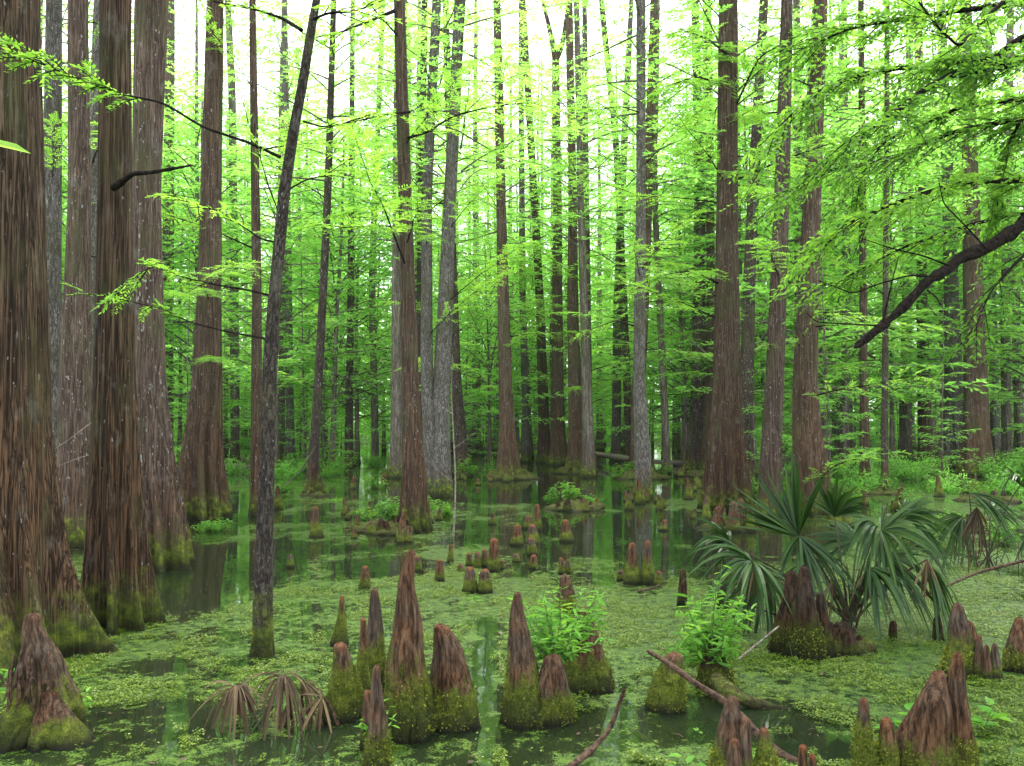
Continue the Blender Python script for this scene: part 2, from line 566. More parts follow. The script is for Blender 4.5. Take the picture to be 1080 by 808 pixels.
# floating fronds near the camera, where the single plants can be made out
rng = np.random.default_rng(5)
N = 1000000
yy = 4.2 + rng.random(N) ** 1.25 * 6.5
xx = (rng.random(N) * 2 - 1) * (yy * .62 + .2)
dd = weed_density(xx, yy)
cl = fbm(xx * 3.3, yy * 3.3, 0, 31, 4)
cl2 = fbm(xx * 16, yy * 16, 0, 37, 2)
keep = (cl * .6 + cl2 * .4) > (.98 - dd * .60)
xx, yy, cl2, cl = xx[keep], yy[keep], cl2[keep], cl[keep]
n = len(xx)
a = rng.random(n) * 2 * PI
tilt = rng.normal(0, .35, n)
d = np.stack([np.cos(a), np.sin(a), tilt], -1)
nr = np.stack([rng.normal(0, .45, n), rng.normal(0, .45, n), np.ones(n)], -1)
L = .006 + .010 * rng.random(n)
mb = MB()
mb.kites(np.stack([xx, yy, .003 + .05 * np.clip(cl * .5 + cl2 * .5 - .42, 0, 1) * (.3 + rng.random(n)) * 2], -1), d, nr, L, L * .75)
o = link('duckweed', mb.mesh('duckweed', [LEAF_WEED]))
o['kind'] = 'stuff'


# ---------------------------------------------------------------- trunks and knees
def trunk_mesh(path, ns=48, nr=60, lobes=7, flare=1.0, flare_h=.7, seed=0, ridge=0.0, mat=None, z0=-.3, dense=1.0, nridge=34):
    """path: rows of (x, y, z, r); the foot is fluted into buttresses"""
    path = np.asarray(path, float)
    z = path[:, 2]
    top = z[-1]
    t = np.linspace(0, 1, nr) ** (1.7 * dense if dense != 1 else 1.7)
    zz = z0 + t * (top - z0)
    X = np.interp(zz, z, path[:, 0])
    Y = np.interp(zz, z, path[:, 1])
    r = np.interp(zz, z, path[:, 3])
    # ease the kinks of the measured path
    ker = np.array([1, 2, 3, 2, 1]) / 9
    for arr in (X, Y, r):
        pad = np.concatenate([[arr[0]] * 2, arr, [arr[-1]] * 2])
        arr[:] = np.convolve(pad, ker, 'valid')
    th = np.linspace(0, 2 * PI, ns, endpoint=False)
    T, Z = np.meshgrid(th, zz)
    g = np.random.default_rng(seed)
    lob = np.zeros_like(T)
    ph = np.sort(g.random(lobes) * .6 + np.arange(lobes)) * 2 * PI / lobes
    for p_ in ph:
        wd = (.15 + .13 * g.random()) * 7 / lobes
        dth = (T - p_ + .10 * np.sin(Z * 2 + p_) + PI) % (2 * PI) - PI
        lob = np.maximum(lob, (.65 + .5 * g.random()) * np.exp(-(dth / wd) ** 2))
    f = np.exp(-np.clip(Z, -.2, None) / flare_h)
    f2 = np.exp(-np.clip(Z, 0, None) / (flare_h * 2.2))
    RR = r[:, None] * (1 + flare * f * (.12 + 1.30 * lob) + .34 * f2 * (lob - .35))
    c, s_ = np.cos(T), np.sin(T)
    RR = RR * (1 + .05 * (fbm(c * 1.5 + 5, s_ * 1.5, Z * 1.2, seed) - .5) * 2)
    if ridge:
        wob = fbm(c * 2, s_ * 2, Z * .8, seed + 3) * 1.6
        rd = vnoise((T + wob * .12) / (2 * PI) * nridge, 0, Z * .9, seed + 8)
        # seam guard
        rd2 = vnoise((T - 2 * PI + wob * .12) / (2 * PI) * nridge, 0, Z * .9, seed + 8)
        wsm = np.clip((T - 5.9) / .38, 0, 1)
        rd = rd * (1 - wsm) + rd2 * wsm
        RR = RR + ridge * (np.abs(rd - .5) * 2 - .4)
    P = np.stack([X[:, None] + RR * c, Y[:, None] + RR * s_, Z], -1)
    mb = MB()
    mb.grid(P)
    return mb.mesh('trunk', [mat], ht=False)


def knee_mesh(h, rb, rt, seed, lean=(0, 0), mat=None, ns=56, nr=60, p=1.25, lobes=5, lump=.14, fold=.18, z0=-.25):
    g = np.random.default_rng(seed)
    t = np.linspace(0, 1, nr)
    zt = h - rt * .9
    zz = np.concatenate([z0 + t * (zt - z0), zt + rt * np.sin(np.linspace(.2, PI / 2, 9)) * .9])
    tt = np.clip(zz / max(zt, .01), -.3, 1)
    r = rt + (rb - rt) * np.clip(1 - tt, 0, 1.25) ** p
    cap = np.ones(len(zz))
    cap[nr:] = np.cos(np.linspace(.2, PI / 2, 9))
    r = r * cap + 1e-4
    th = np.linspace(0, 2 * PI, ns, endpoint=False)
    T, Z = np.meshgrid(th, zz)
    H = np.clip(Z / h, 0, 1)
    lob = np.zeros_like(T)
    for k in range(lobes):
        ph = 2 * PI * (k + g.random() * .7) / lobes
        wd = .25 + .3 * g.random()
        dth = (T - ph + (g.random() - .5) * 1.2 * H + PI) % (2 * PI) - PI
        lob += (.4 + .8 * g.random()) * np.exp(-(dth / wd) ** 2)
    c, s_ = np.cos(T), np.sin(T)
    amp = fold * (1 - H) ** .8
    RR = r[:, None] * (1 + amp * (lob - .6) + lump * (fbm(c * 1.6 + 3, s_ * 1.6, Z * 9, seed, 3) - .5) * 2
                       + .085 * (fbm(c * 5, s_ * 5, Z * 5, seed + 5, 3) - .5) * 2 - .10 * np.clip(1 - np.abs(fbm(c * 3, s_ * 3, Z * 2.5, seed + 7, 2) - .5) * 12, 0, 1) * (1 - H * .6)
                       + (.10 * (fbm(c * 9, s_ * 9, Z * 22, seed + 9, 2) - .5) * np.clip(1.3 - 2 * H, 0, 1)))
    bx = np.interp(zz, [0, h], [0, 1]) ** 1.3
    wbx = (vnoise(zz * 5, 0, 0, seed + 1) - .5) * rb * .25
    wby = (vnoise(zz * 5, 3, 0, seed + 2) - .5) * rb * .25
    P = np.stack([(lean[0] * bx + wbx)[:, None] + RR * c, (lean[1] * bx + wby)[:, None] + RR * s_, Z + .012 * (vnoise(c * 3, s_ * 3, Z * 8, seed) - .5)], -1)
    mb = MB()
    mb.grid(P, ht=H)
    return mb.mesh('knee', [mat], ht=True)


# ---------------------------------------------------------------- foliage builders
def rot2(v, a):
    c, s = math.cos(a), math.sin(a)
    return np.array([v[0] * c - v[1] * s, v[0] * s + v[1] * c, v[2]])


def spray(mb, g, base, d, length, nleaf, L, W, mat=0, flat=.25, fold=0):
    """a flat feathery twig: leaves in two rows along a drooping axis"""
    d = d / np.linalg.norm(d)
    t = (np.arange(nleaf) + .5) / nleaf
    side = np.cross(d, [0, 0, 1.0])
    side /= np.linalg.norm(side) + 1e-9
    pts = base + d * (t * length)[:, None] - np.array([0, 0, 1.0]) * (t ** 2 * length * .22)[:, None]
    sg = np.where(np.arange(nleaf) % 2 == 0, 1.0, -1.0)[:, None]
    dd = d * .75 + side * sg * (1.05 - .6 * t)[:, None] + g.normal(0, flat * .7, (nleaf, 3)) * [1, 1, .8]
    nr = np.array([0, 0, 1.0]) + g.normal(0, flat, (nleaf, 3))
    l = L * (.7 + .6 * g.random(nleaf)) * (1.15 - .5 * t)
    mb.kites(pts, dd, nr, l, l * (W / L), mat, fold)
    return pts


def limb(mb, g, base, az, length, rise, r0, nspray, slen, nleaf, L, W, leafmat=0, woodmat=1, start=.2, flat=.25, fold=0, wood=True):
    n = 7
    t = np.linspace(0, 1, n)
    d = np.array([math.cos(az), math.sin(az), 0])
    sd_ = np.array([-d[1], d[0], 0])
    wob = g.normal(0, .05 * length, n).cumsum() * .5 * t
    pts = base + d * (t * length)[:, None] + np.array([0, 0, 1.0]) * (rise * length * (t - .55 * t ** 2))[:, None] + sd_ * wob[:, None]
    if wood:
        mb.tube(pts, r0 * (1 - .85 * t), 4, woodmat)
    for k in range(nspray):
        u = start + (1 - start) * (k + g.random()) / nspray
        p = np.array([np.interp(u, t, pts[:, i]) for i in range(3)])
        sgn = 1 if k % 2 else -1
        a = sgn * (.5 + .7 * g.random())
        if u > .93:
            a *= .2
        dv = rot2(d, a) + np.array([0, 0, g.normal(.02, .13)])
        spray(mb, g, p, dv, slen * (.6 + .7 * g.random()) * (1.15 - .45 * u), nleaf, L, W, leafmat, flat, fold)


def crown_mesh(seed, z0, z1, rmax, nl, nspray, slen, nleaf, L, W, leaf, shape='tall', flat=.28, wood=BARK_FAR, rise=.35):
    g = np.random.default_rng(seed)
    mb = MB()
    for i in range(nl):
        u = (i + g.random()) / nl
        z = z0 + (z1 - z0) * u
        if shape == 'tall':
            ln = rmax * (.45 + .55 * math.sin(PI * min(1, .25 + u * .85))) * (.6 + .5 * g.random())
        else:
            ln = rmax * (1 - .72 * u ** 1.6) * (.6 + .5 * g.random())
        limb(mb, g, np.array([0, 0, z]), i * 2.4 + g.random(), ln, rise * g.uniform(-.5, 2.2), .007 + .006 * ln, max(3, int(nspray * ln / rmax)), slen, nleaf, L, W, flat=flat)
    return mb.mesh('crown', [leaf, wood], smooth=False)


def leafy_branch_mesh(seed, length, L, W, leaf, nspray=16, nleaf=16, slen=.55, fold=0, rise=.25, wood=TWIG, r0=.014):
    g = np.random.default_rng(seed)
    mb = MB()
    limb(mb, g, np.zeros(3), 0, length, rise, r0, nspray, slen, nleaf, L, W, start=.22, fold=fold)
    return mb.mesh('branch', [leaf, wood], smooth=False)


BR_CYP = [leafy_branch_mesh(100 + i, 2.0, .085, .022, LEAF_CYP, 22, 26, .55) for i in range(5)]
CROWN_TALL = [crown_mesh(200 + i, 12, 27, 3.6, 42, 12, .85, 14, .20, .07, LEAF_FAR, rise=.55) for i in range(6)]
CROWN_WIDE = [crown_mesh(220 + i, 11, 25, 3.8, 36, 12, .8, 14, .19, .065, LEAF_FAR, rise=.35) for i in range(4)]
CROWN_MID = [crown_mesh(290 + i, 8, 21, 3.8, 48, 12, .8, 14, .19, .066, LEAF_FAR, rise=.5) for i in range(5)]
CROWN_OPEN = [crown_mesh(296 + i, 7, 15, 3.4, 32, 11, .75, 14, .17, .06, LEAF_FAR, rise=.4) for i in range(4)]
CROWN_NEAR = [crown_mesh(240 + i, 10.5, 22, 2.6, 24, 10, .8, 9, .24, .10, LEAF_CYP) for i in range(3)]
CROWN_SAP = [crown_mesh(260 + i, 1.5, 8.6, 3.2, 56, 14, .6, 14, .15, .05, LEAF_FAR, 'cone', rise=.7, flat=.45) for i in range(7)]
CROWN_SAPLOW = [crown_mesh(280 + i, .4, 4.4, 1.7, 30, 13, .5, 14, .12, .042, LEAF_FAR, 'cone', rise=.5, flat=.4) for i in range(4)]


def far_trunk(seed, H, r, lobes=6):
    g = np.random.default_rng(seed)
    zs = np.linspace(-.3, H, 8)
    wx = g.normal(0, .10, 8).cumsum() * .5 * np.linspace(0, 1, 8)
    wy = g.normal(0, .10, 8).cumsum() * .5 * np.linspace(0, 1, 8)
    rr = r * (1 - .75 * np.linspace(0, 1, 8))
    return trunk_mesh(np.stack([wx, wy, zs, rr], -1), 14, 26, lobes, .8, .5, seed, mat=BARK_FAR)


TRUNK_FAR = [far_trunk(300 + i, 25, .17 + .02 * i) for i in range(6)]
TRUNK_SAP = [far_trunk(320 + i, 8.6, .045 + .008 * i, 3) for i in range(5)]

# ---------------------------------------------------------------- the trees one can tell apart
# (path of (column, row, width px) from the foot up), foot row, material, buttress lobes, flare, flare height, label, extra
TREES = [
    dict(p=[(12, 660, 112), (0, 470, 96), (-4, 250, 92), (-6, 0, 86)], y=712, m=BARK_BIG, lob=7, fl=.9, fh=.45, hi=1, rg=.014,
         lab='widest cypress trunk, filling the left edge, furrowed bark and mossy buttresses'),
    dict(p=[(122, 600, 54), (121, 460, 44), (121, 250, 34), (122, 0, 31)], y=668, m=BARK_BIG, lob=8, fl=.85, fh=.6, hi=1, rg=.010,
         lab='ridged brown cypress with flaring foot and a short dead branch at head height'),
    dict(p=[(168, 560, 44), (156, 400, 33), (154, 200, 29), (160, 0, 34)], y=602, m=BARK_SPECK, lob=8, fl=.85, fh=.75, hi=1, rg=.007,
         lab='white-flecked cypress just behind the ridged one with the dead branch'),
    dict(p=[(213, 500, 34), (219, 400, 26), (223, 200, 21), (227, 0, 18)], y=549, m=BARK_BROWN, lob=8, fl=1.15, fh=1.15, hi=1, rg=.006,
         lab='smooth brown cypress spreading into a wide fluted skirt, reflected in open water'),
    dict(p=[(82, 520, 36), (80, 400, 31), (84, 200, 22), (82, 0, 20)], y=578, m=BARK_SPECK, lob=6, fl=.5, fh=.6, hi=1, rg=.006,
         lab='reddish speckled cypress between the widest trunk and the ridged one'),
    dict(p=[(58, 520, 24), (54, 300, 20), (57, 0, 16)], y=560, m=BARK_GREY, lob=5, fl=.4, fh=.5,
         lab='grey trunk seen close beside the widest trunk, half hidden'),
    dict(p=[(92, 520, 14), (96, 200, 12), (105, 0, 11)], y=548, m=BARK_GREY, lob=4, fl=.3, fh=.4,
         lab='slim pale trunk leaning out from behind the reddish speckled cypress'),
    dict(p=[(277, 640, 20), (281, 500, 16), (284, 400, 15), (289, 320, 13), (300, 200, 12), (311, 130, 11), (319, 90, 10), (330, 20, 9), (336, -10, 8)], y=694, m=BARK_THIN, lob=5, fl=.25, fh=.12, hi=1,
         lab='slender dark curving tree with white lichen and long bare side branches', thin=1),
    dict(p=[(270, 500, 12), (271, 300, 10), (266, 0, 7)], y=544, m=BARK_BROWN, lob=5, fl=.5, fh=.3,
         lab='thin brown trunk standing right behind the slender dark curving tree'),
    dict(p=[(330, 490, 11), (336, 400, 9), (346, 200, 8), (352, 0, 6)], y=522, m=BARK_DKBR, lob=6, fl=1.1, fh=.35,
         lab='thin leaning tree with a dark mossy swollen foot, left of the mossy twin-root tree'),
    dict(p=[(368, 470, 8), (370, 300, 7), (372, 0, 5)], y=494, m=BARK_DKBR, lob=4, fl=.6, fh=.3,
         lab='very thin dark tree behind the mossy leaning sapling foot'),
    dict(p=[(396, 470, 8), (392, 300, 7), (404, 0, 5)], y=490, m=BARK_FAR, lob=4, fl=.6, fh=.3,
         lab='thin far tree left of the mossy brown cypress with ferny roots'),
    dict(p=[(437, 520, 26), (433, 400, 18), (427, 200, 14), (421, 0, 12)], y=562, m=BARK_BROWN, lob=7, fl=.8, fh=.35, hi=1, rg=.005,
         lab='mossy brown cypress with green plants growing on its flared roots'),
    dict(p=[(455, 480, 17), (450, 400, 13), (450, 200, 11), (461, 0, 10)], y=524, m=BARK_GREY, lob=5, fl=.5, fh=.4,
         lab='pale grey trunk touching the right side of the mossy brown cypress'),
    dict(p=[(464, 490, 21), (466, 400, 18), (475, 200, 13), (485, 0, 12)], y=524, m=BARK_GREY, lob=6, fl=.55, fh=.4, hi=1,
         lab='thick pale grey trunk leaning right, beside the mossy brown cypress'),
    dict(p=[(443, 470, 9), (444, 200, 8), (448, 0, 7)], y=500, m=BARK_DKBR, lob=4, fl=.5, fh=.3,
         lab='dark thin trunk showing between the mossy cypress and the pale grey ones'),
    dict(p=[(487, 480, 15), (481, 400, 11), (478, 300, 9), (470, 0, 7)], y=502, m=BARK_DKBR, lob=5, fl=.8, fh=.4,
         lab='dark trunk with a leafy foot just right of the thick pale grey trunk'),
    dict(p=[(536, 480, 20), (533, 400, 14), (528, 200, 10), (524, 0, 8)], y=506, m=BARK_BROWN, lob=8, fl=.9, fh=.6, hi=1,
         lab='straight tree with broad dark mossy roots left of centre across the water'),
    dict(p=[(555, 470, 8), (551, 300, 7), (549, 0, 5)], y=488, m=BARK_GREY, lob=4, fl=.6, fh=.4,
         lab='pale thin trunk just right of the tree with broad dark mossy roots'),
    dict(p=[(574, 460, 13), (570, 330, 9), (563, 200, 8), (551, 0, 7)], y=489, m=BARK_BROWN, lob=5, fl=.7, fh=.5,
         lab='brown trunk leaning left beside the pale thin one near the far log'),
    dict(p=[(588, 470, 17), (588, 330, 11), (588, 200, 9), (586, 60, 8)], y=491, m=BARK_BROWN, lob=6, fl=.8, fh=.5, fork=1,
         lab='tree whose top forks into two arms against the white sky'),
    dict(p=[(608, 470, 18), (604, 330, 12), (604, 200, 9), (600, 0, 8)], y=496, m=BARK_BROWN, lob=6, fl=.7, fh=.5,
         lab='straight dark brown trunk right of the fork-topped tree'),
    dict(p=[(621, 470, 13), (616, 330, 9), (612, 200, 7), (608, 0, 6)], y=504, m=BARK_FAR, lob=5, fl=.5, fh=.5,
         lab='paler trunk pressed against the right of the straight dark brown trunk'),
    dict(p=[(650, 460, 10), (651, 330, 9), (656, 200, 8), (662, 80, 7), (666, 0, 5)], y=488, m=BARK_GREY, lob=4, fl=.5, fh=.4,
         lab='grey trunk in the crossing pair left of the forked-foot tree'),
    dict(p=[(664, 470, 9), (657, 300, 8), (650, 150, 7), (634, 0, 6)], y=490, m=BARK_DKBR, lob=4, fl=.5, fh=.4,
         lab='dark trunk leaning left that crosses the grey one beside it'),
    dict(p=[(678, 480, 17), (674, 400, 13), (676, 200, 10), (676, 0, 10)], y=526, m=BARK_GREY, lob=5, fl=.6, fh=.22, hi=1,
         lab='pale straight trunk standing foremost in the middle channel of open water'),
    dict(p=[(676, 475, 22), (672, 430, 15), (680, 300, 11), (690, 0, 8)], y=503, m=BARK_BROWN, lob=8, fl=1.1, fh=.4,
         lab='tree with splayed mossy green roots right behind the foremost pale trunk'),
    dict(p=[(703, 470, 8), (696, 330, 7), (690, 200, 6), (694, 0, 5)], y=500, m=BARK_FAR, lob=4, fl=.6, fh=.3,
         lab='thin trunk right of the splayed mossy roots in the channel'),
    dict(p=[(736, 470, 21), (737, 400, 15), (738, 200, 11), (733, 0, 8)], y=499, m=BARK_DKBR, lob=7, fl=.9, fh=.6, hi=1,
         lab='dark trunk with fluted foot left of the tall cypress with raised roots'),
    dict(p=[(748, 470, 13), (750, 330, 9), (748, 100, 8), (747, 0, 7)], y=500, m=BARK_BROWN, lob=5, fl=.6, fh=.5,
         lab='brown trunk half hidden behind the dark trunk with fluted foot'),
    dict(p=[(767, 500, 38), (767, 400, 29), (767, 200, 22), (768, 0, 20)], y=540, m=BARK_BROWN, lob=8, fl=1.0, fh=.8, hi=1, rg=.006,
         lab='tall straight cypress right of the channel, mossy roots flaring wide behind the palm'),
    dict(p=[(786, 480, 16), (790, 300, 13), (797, 150, 11), (806, 0, 9)], y=512, m=BARK_DKBR, lob=5, fl=.5, fh=.5,
         lab='dark trunk tilting right out from behind the tall straight cypress'),
    dict(p=[(812, 500, 22), (817, 400, 19), (825, 200, 16), (830, 0, 12)], y=548, m=BARK_SPECK, lob=5, fl=.25, fh=.2, hi=1,
         lab='orange-brown slightly curving trunk in the middle of three above the palm'),
    dict(p=[(852, 500, 34), (849, 400, 25), (857, 200, 18), (866, 0, 14)], y=544, m=BARK_BROWN, lob=7, fl=.7, fh=.5, hi=1, rg=.005,
         lab='brown cypress with curved trunk, rightmost of three above the palm'),
    dict(p=[(1030, 470, 26), (1029, 400, 23), (1024, 200, 16), (1018, 0, 12)], y=502, m=BARK_BROWN, lob=6, fl=.5, fh=.5, hi=1,
         lab='stout brown cypress behind the dead limb near the right edge'),
    dict(p=[(1008, 450, 22), (1006, 400, 17), (1000, 200, 12), (992, 0, 9)], y=496, m=BARK_GREY, lob=8, fl=1.3, fh=.9, hi=1,
         lab='grey cypress with a wide orange-tinged flare left of the stout brown one'),
    dict(p=[(1062, 470, 11), (1060, 330, 9), (1066, 0, 7)], y=492, m=BARK_FAR, lob=5, fl=.6, fh=.5,
         lab='thin trunk right of the stout brown cypress behind the fallen fronds'),
    dict(p=[(1050, 460, 10), (1046, 300, 8), (1042, 0, 7)], y=486, m=BARK_GREY, lob=5, fl=.5, fh=.4,
         lab='pale thin trunk close against the right of the stout brown cypress'),
    dict(p=[(933, 480, 7), (934, 300, 6), (936, 0, 5)], y=520, m=BARK_DKBR, lob=4, fl=.5, fh=.3,
         lab='thin bluish-grey lichen pole left of the wide orange-tinged flare'),
    dict(p=[(912, 470, 11), (911, 400, 8), (908, 0, 6)], y=510, m=BARK_BROWN, lob=5, fl=.6, fh=.4,
         lab='thin brown trunk below the broken tip of the dead limb'),
    dict(p=[(890, 460, 9), (893, 300, 8), (890, 0, 6)], y=495, m=BARK_FAR, lob=5, fl=.6, fh=.4,
         lab='thin trunk right of the three trees above the palm'),
    dict(p=[(176, 440, 13), (177, 300, 12), (180, 0, 9)], y=490, m=BARK_SPECK, lob=5, fl=.5, fh=.5,
         lab='speckled far trunk between the white-flecked and the wide-skirted cypress'),
    dict(p=[(248, 440, 10), (245, 100, 8), (240, 0, 7)], y=487, m=BARK_FAR, lob=5, fl=.5, fh=.5,
         lab='pale far trunk right of the cypress with wide fluted skirt'),
    dict(p=[(306, 470, 9), (304, 300, 8), (300, 0, 6)], y=492, m=BARK_GREY, lob=5, fl=.5, fh=.5,
         lab='pale far trunk just right of the slender dark curving tree'),
    dict(p=[(955, 440, 13), (957, 300, 10), (960, 0, 7)], y=485, m=BARK_FAR, lob=5, fl=.5, fh=.5,
         lab='far trunk right of the bluish-grey lichen pole'),
    dict(p=[(975, 450, 13), (972, 300, 11), (968, 0, 8)], y=488, m=BARK_BROWN, lob=5, fl=.7, fh=.5,
         lab='far brown trunk touching the left of the orange-tinged flare'),
]

named = {}
rng = random.Random(4)
for i, T in enumerate(TREES):
    foot = on_water(T['p'][0][0], T['y'])
    Y = foot[1]
    rF = T['p'][0][2] / 2 * Y / F
    Y = Y + rF * 1.1                       # the waterline seen is the front of the foot
    fx = at(T['p'][0][0], T['y'], Y)[0]
    root = thing('cypress_tree' if not T.get('thin') else 'slender_tree', T['lab'], 'tree', (fx, Y, 0))
    root['label'] = T['lab']
    path = []
    for (px, py, wd) in T['p']:
        q = at(px, py, Y)
        path.append((q[0] - fx, 0, q[2], wd / 2 * Y / F))
    # waterline and the part above the frame
    p0 = path[0]
    path.insert(0, (p0[0], 0, -.4, p0[3] * 1.06))
    a, b = path[-2], path[-1]
    H = 22.0 if not T.get('thin') else 10.0
    if T.get('fork'):
        H = None
    else:
        if b[2] < H:
            k = (H - b[2]) / max(.5, (b[2] - a[2]))
            k = min(k, 2.2)
            path.append((b[0] + (b[0] - a[0]) * k * .5, (b[0] - a[0]) * .1, H, b[3] * .35))
    flare_fix = 1.0 / (1 + T['fl'] * math.exp(-max(0, p0[2]) / T['fh']) * .6)
    path = [(x, y, z, r * (1.0 / (1 + T['fl'] * math.exp(-max(0, z) / T['fh']) * .55))) for (x, y, z, r) in path]
    hi = T.get('hi')
    near = Y < 11
    me = trunk_mesh(path, 200 if near else (90 if hi else 30), 220 if near else (110 if hi else 50), T['lob'], T['fl'], T['fh'], 40 + i,
                    T.get('rg', .003 if hi else 0), T['m'], nridge=46 if near else 30)
    tr = link('trunk', me, root)
    named[i] = (root, fx, Y, path)
    if T.get('fork'):
        e = path[-1]
        for sx, hgt in ((-1, 1), (1, .8)):
            mb = MB()
            tt = np.linspace(0, 1, 12)
            px = e[0] + sx * (.75 * tt ** .8) + .05 * np.sin(tt * 7)
            mb.tube(np.stack([px, .2 * sx * tt, e[2] - .15 + tt * 4.2 * hgt + 0 * tt], -1), e[3] * .8 * (1 - .75 * tt), 8)
            link('limb', mb.mesh('limb', [T['m']]), root)
    # crown high above
    if not T.get('thin'):
        far = Y > 17
        cm = CROWN_OPEN[i % 4] if far else CROWN_NEAR[i % 3]
        px = np.interp(13, [q[2] for q in path], [q[0] for q in path])
        c = link('crown', cm, root, (px, 0, 0), rng.random() * 6.3)
        c.scale = (.9, .9, 1) if far else (.7, .7, 1)
    # leafy side branches lower down
    nb = 0 if Y < 11 else (4 if Y < 17 else 9)
    for k in range(nb):
        z = rng.uniform(2.2, 9.5)
        px = np.interp(z, [q[2] for q in path], [q[0] for q in path])
        s = rng.uniform(.5, 1.35)
        b_ = link('branch', BR_CYP[rng.randrange(5)], root, (px, 0, z), rng.random() * 6.3, s)
        b_.rotation_euler[1] = rng.uniform(-.45, .25)


def bough(parent, name, pix, Y0, Y1, r0, r1, origin, mat=TWIG, ns=6, spr=0, L=.08, W=.026, slen=.4, nleaf=18, leaf=LEAF_CYP, seed=0, start=.3, fold=0, sub=0, flat=.3, knots=.25):
    """a branch whose bends were measured on the photo, given its own depth"""
    n = len(pix)
    P = np.array([at(px, py, Y0 + (Y1 - Y0) * k / (n - 1)) for k, (px, py) in enumerate(pix)]) - np.asarray(origin)
    t = np.linspace(0, 1, n)
    tt = np.linspace(0, 1, n * 4)
    Q = np.stack([np.interp(tt, t, P[:, i]) for i in range(3)], -1)
    Q[1:-1] = (Q[:-2] + Q[1:-1] * 2 + Q[2:]) / 4
    g = np.random.default_rng(seed)
    mb = MB()
    r = r0 + (r1 - r0) * tt
    r = r * (1 + knots * (vnoise(tt * n * 3, 0, 0, seed) + vnoise(tt * n * 7, 0, 0, seed + 1) - 1))
    r[-1] *= .35
    mb.tube(Q, r, ns, 1)
    dirs = np.gradient(Q, axis=0)
    for k in range(spr):
        u = start + (1 - start) * (k + g.random()) / spr
        j = min(len(Q) - 1, int(u * len(Q)))
        d = dirs[j] / (np.linalg.norm(dirs[j]) + 1e-9)
        dv = rot2(d, (1 if k % 2 else -1) * g.uniform(.4, 1.1)) + np.array([0, 0, g.normal(0, .12)])
        ln = slen * g.uniform(.6, 1.3)
        mb.tube([Q[j], Q[j] + dv * ln * .5 - [0, 0, .05 * ln], Q[j] + dv * ln - [0, 0, .2 * ln]], [.006, .004, .002], 3, 1)
        spray(mb, g, Q[j], dv, ln, nleaf, L, W, 0, flat, fold)
        for s_ in range(sub):
            dv2 = rot2(dv, g.uniform(-.9, .9)) + np.array([0, 0, g.normal(-.1, .35)])
            b0 = Q[j] + dv * ln * g.uniform(.2, .8)
            spray(mb, g, b0, dv2, ln * .7, nleaf, L, W, 0, flat, fold)
    return link(name, mb.mesh(name, [leaf, mat], smooth=True), parent)


# curving dark tree: its long side branches
root, fx, Y, _ = named[7]
org = (fx, Y, 0)
bough(root, 'branch', [(296, 166), (262, 150), (215, 135), (172, 108), (130, 100), (80, 82), (30, 62), (-20, 40)], Y, Y - 1.0, .011, .004, org, spr=26, slen=.24, L=.055, W=.018, nleaf=16, leaf=LEAF_BROAD, seed=1, start=.52, sub=1)
bough(root, 'branch', [(318, 32), (300, 20), (270, 10), (225, 2), (190, -14)], Y, Y + .6, .014, .004, org, spr=9, slen=.3, L=.06, W=.02, seed=2, leaf=LEAF_CYP, sub=1)
bough(root, 'branch', [(327, 22), (345, 14), (375, 12), (420, -6)], Y, Y - .3, .012, .004, org, spr=7, slen=.3, L=.06, W=.02, seed=3, leaf=LEAF_CYP, sub=1)
bough(root, 'branch', [(320, 128), (340, 134), (365, 130), (400, 118)], Y, Y + .3, .008, .003, org, spr=6, slen=.22, L=.055, W=.018, seed=4, leaf=LEAF_CYP)
bough(root, 'branch', [(292, 256), (275, 252), (258, 240), (235, 224), (205, 214), (180, 205)], Y, Y + .4, .009, .003, org, spr=10, slen=.24, L=.055, W=.018, seed=5, leaf=LEAF_CYP, start=.2, sub=1)
bough(root, 'branch', [(286, 312), (262, 306), (225, 300), (190, 292), (160, 280), (130, 300)], Y, Y - .3, .009, .003, org, spr=10, slen=.22, L=.055, W=.018, seed=6, leaf=LEAF_CYP, start=.4, sub=1)
bough(root, 'branch', [(284, 358), (240, 350), (200, 340), (172, 326), (110, 312)], Y, Y + .2, .009, .003, org, spr=8, slen=.22, L=.055, W=.018, seed=7, leaf=LEAF_BROAD, start=.5, sub=1)
bough(root, 'branch', [(297, 232), (283, 196), (275, 168), (262, 130)], Y, Y - .2, .007, .002, org, spr=4, slen=.2, L=.055, W=.018, seed=8)
bough(root, 'branch', [(304, 200), (322, 190), (345, 184), (362, 172)], Y, Y + .3, .008, .003, org, spr=3, slen=.2, L=.055, W=.018, seed=9)
# dead branch of the ridged cypress
root, fx, Y, _ = named[1]
bough(root, 'dead_branch', [(120, 198), (131, 190), (140, 183), (160, 182), (182, 178), (204, 174)], Y - .22, Y - .8, .030, .008, (fx, Y, 0), seed=11, ns=8)
root, fx, Y, _ = named[4]
bough(root, 'dead_branch', [(96, 446), (88, 452), (75, 462), (54, 476)], Y - .3, Y - .9, .006, .003, (fx, Y, 0), mat=DEADWOOD, seed=12)
bough(root, 'dead_branch', [(100, 478), (80, 484), (55, 494)], Y - .3, Y - .8, .006, .003, (fx, Y, 0), mat=DEADWOOD, seed=13)
root, fx, Y, _ = named[12]
bough(root, 'branch', [(432, 118), (400, 122), (360, 132), (318, 140)], Y, Y - 1.5, .022, .006, (fx, Y, 0), spr=12, slen=.6, L=.11, W=.034, seed=14, sub=1, start=.1)
bough(root, 'branch', [(420, 10), (390, 22), (360, 34), (330, 40)], Y, Y - 1, .03, .008, (fx, Y, 0), spr=8, slen=.6, L=.11, W=.034, seed=15, sub=1)
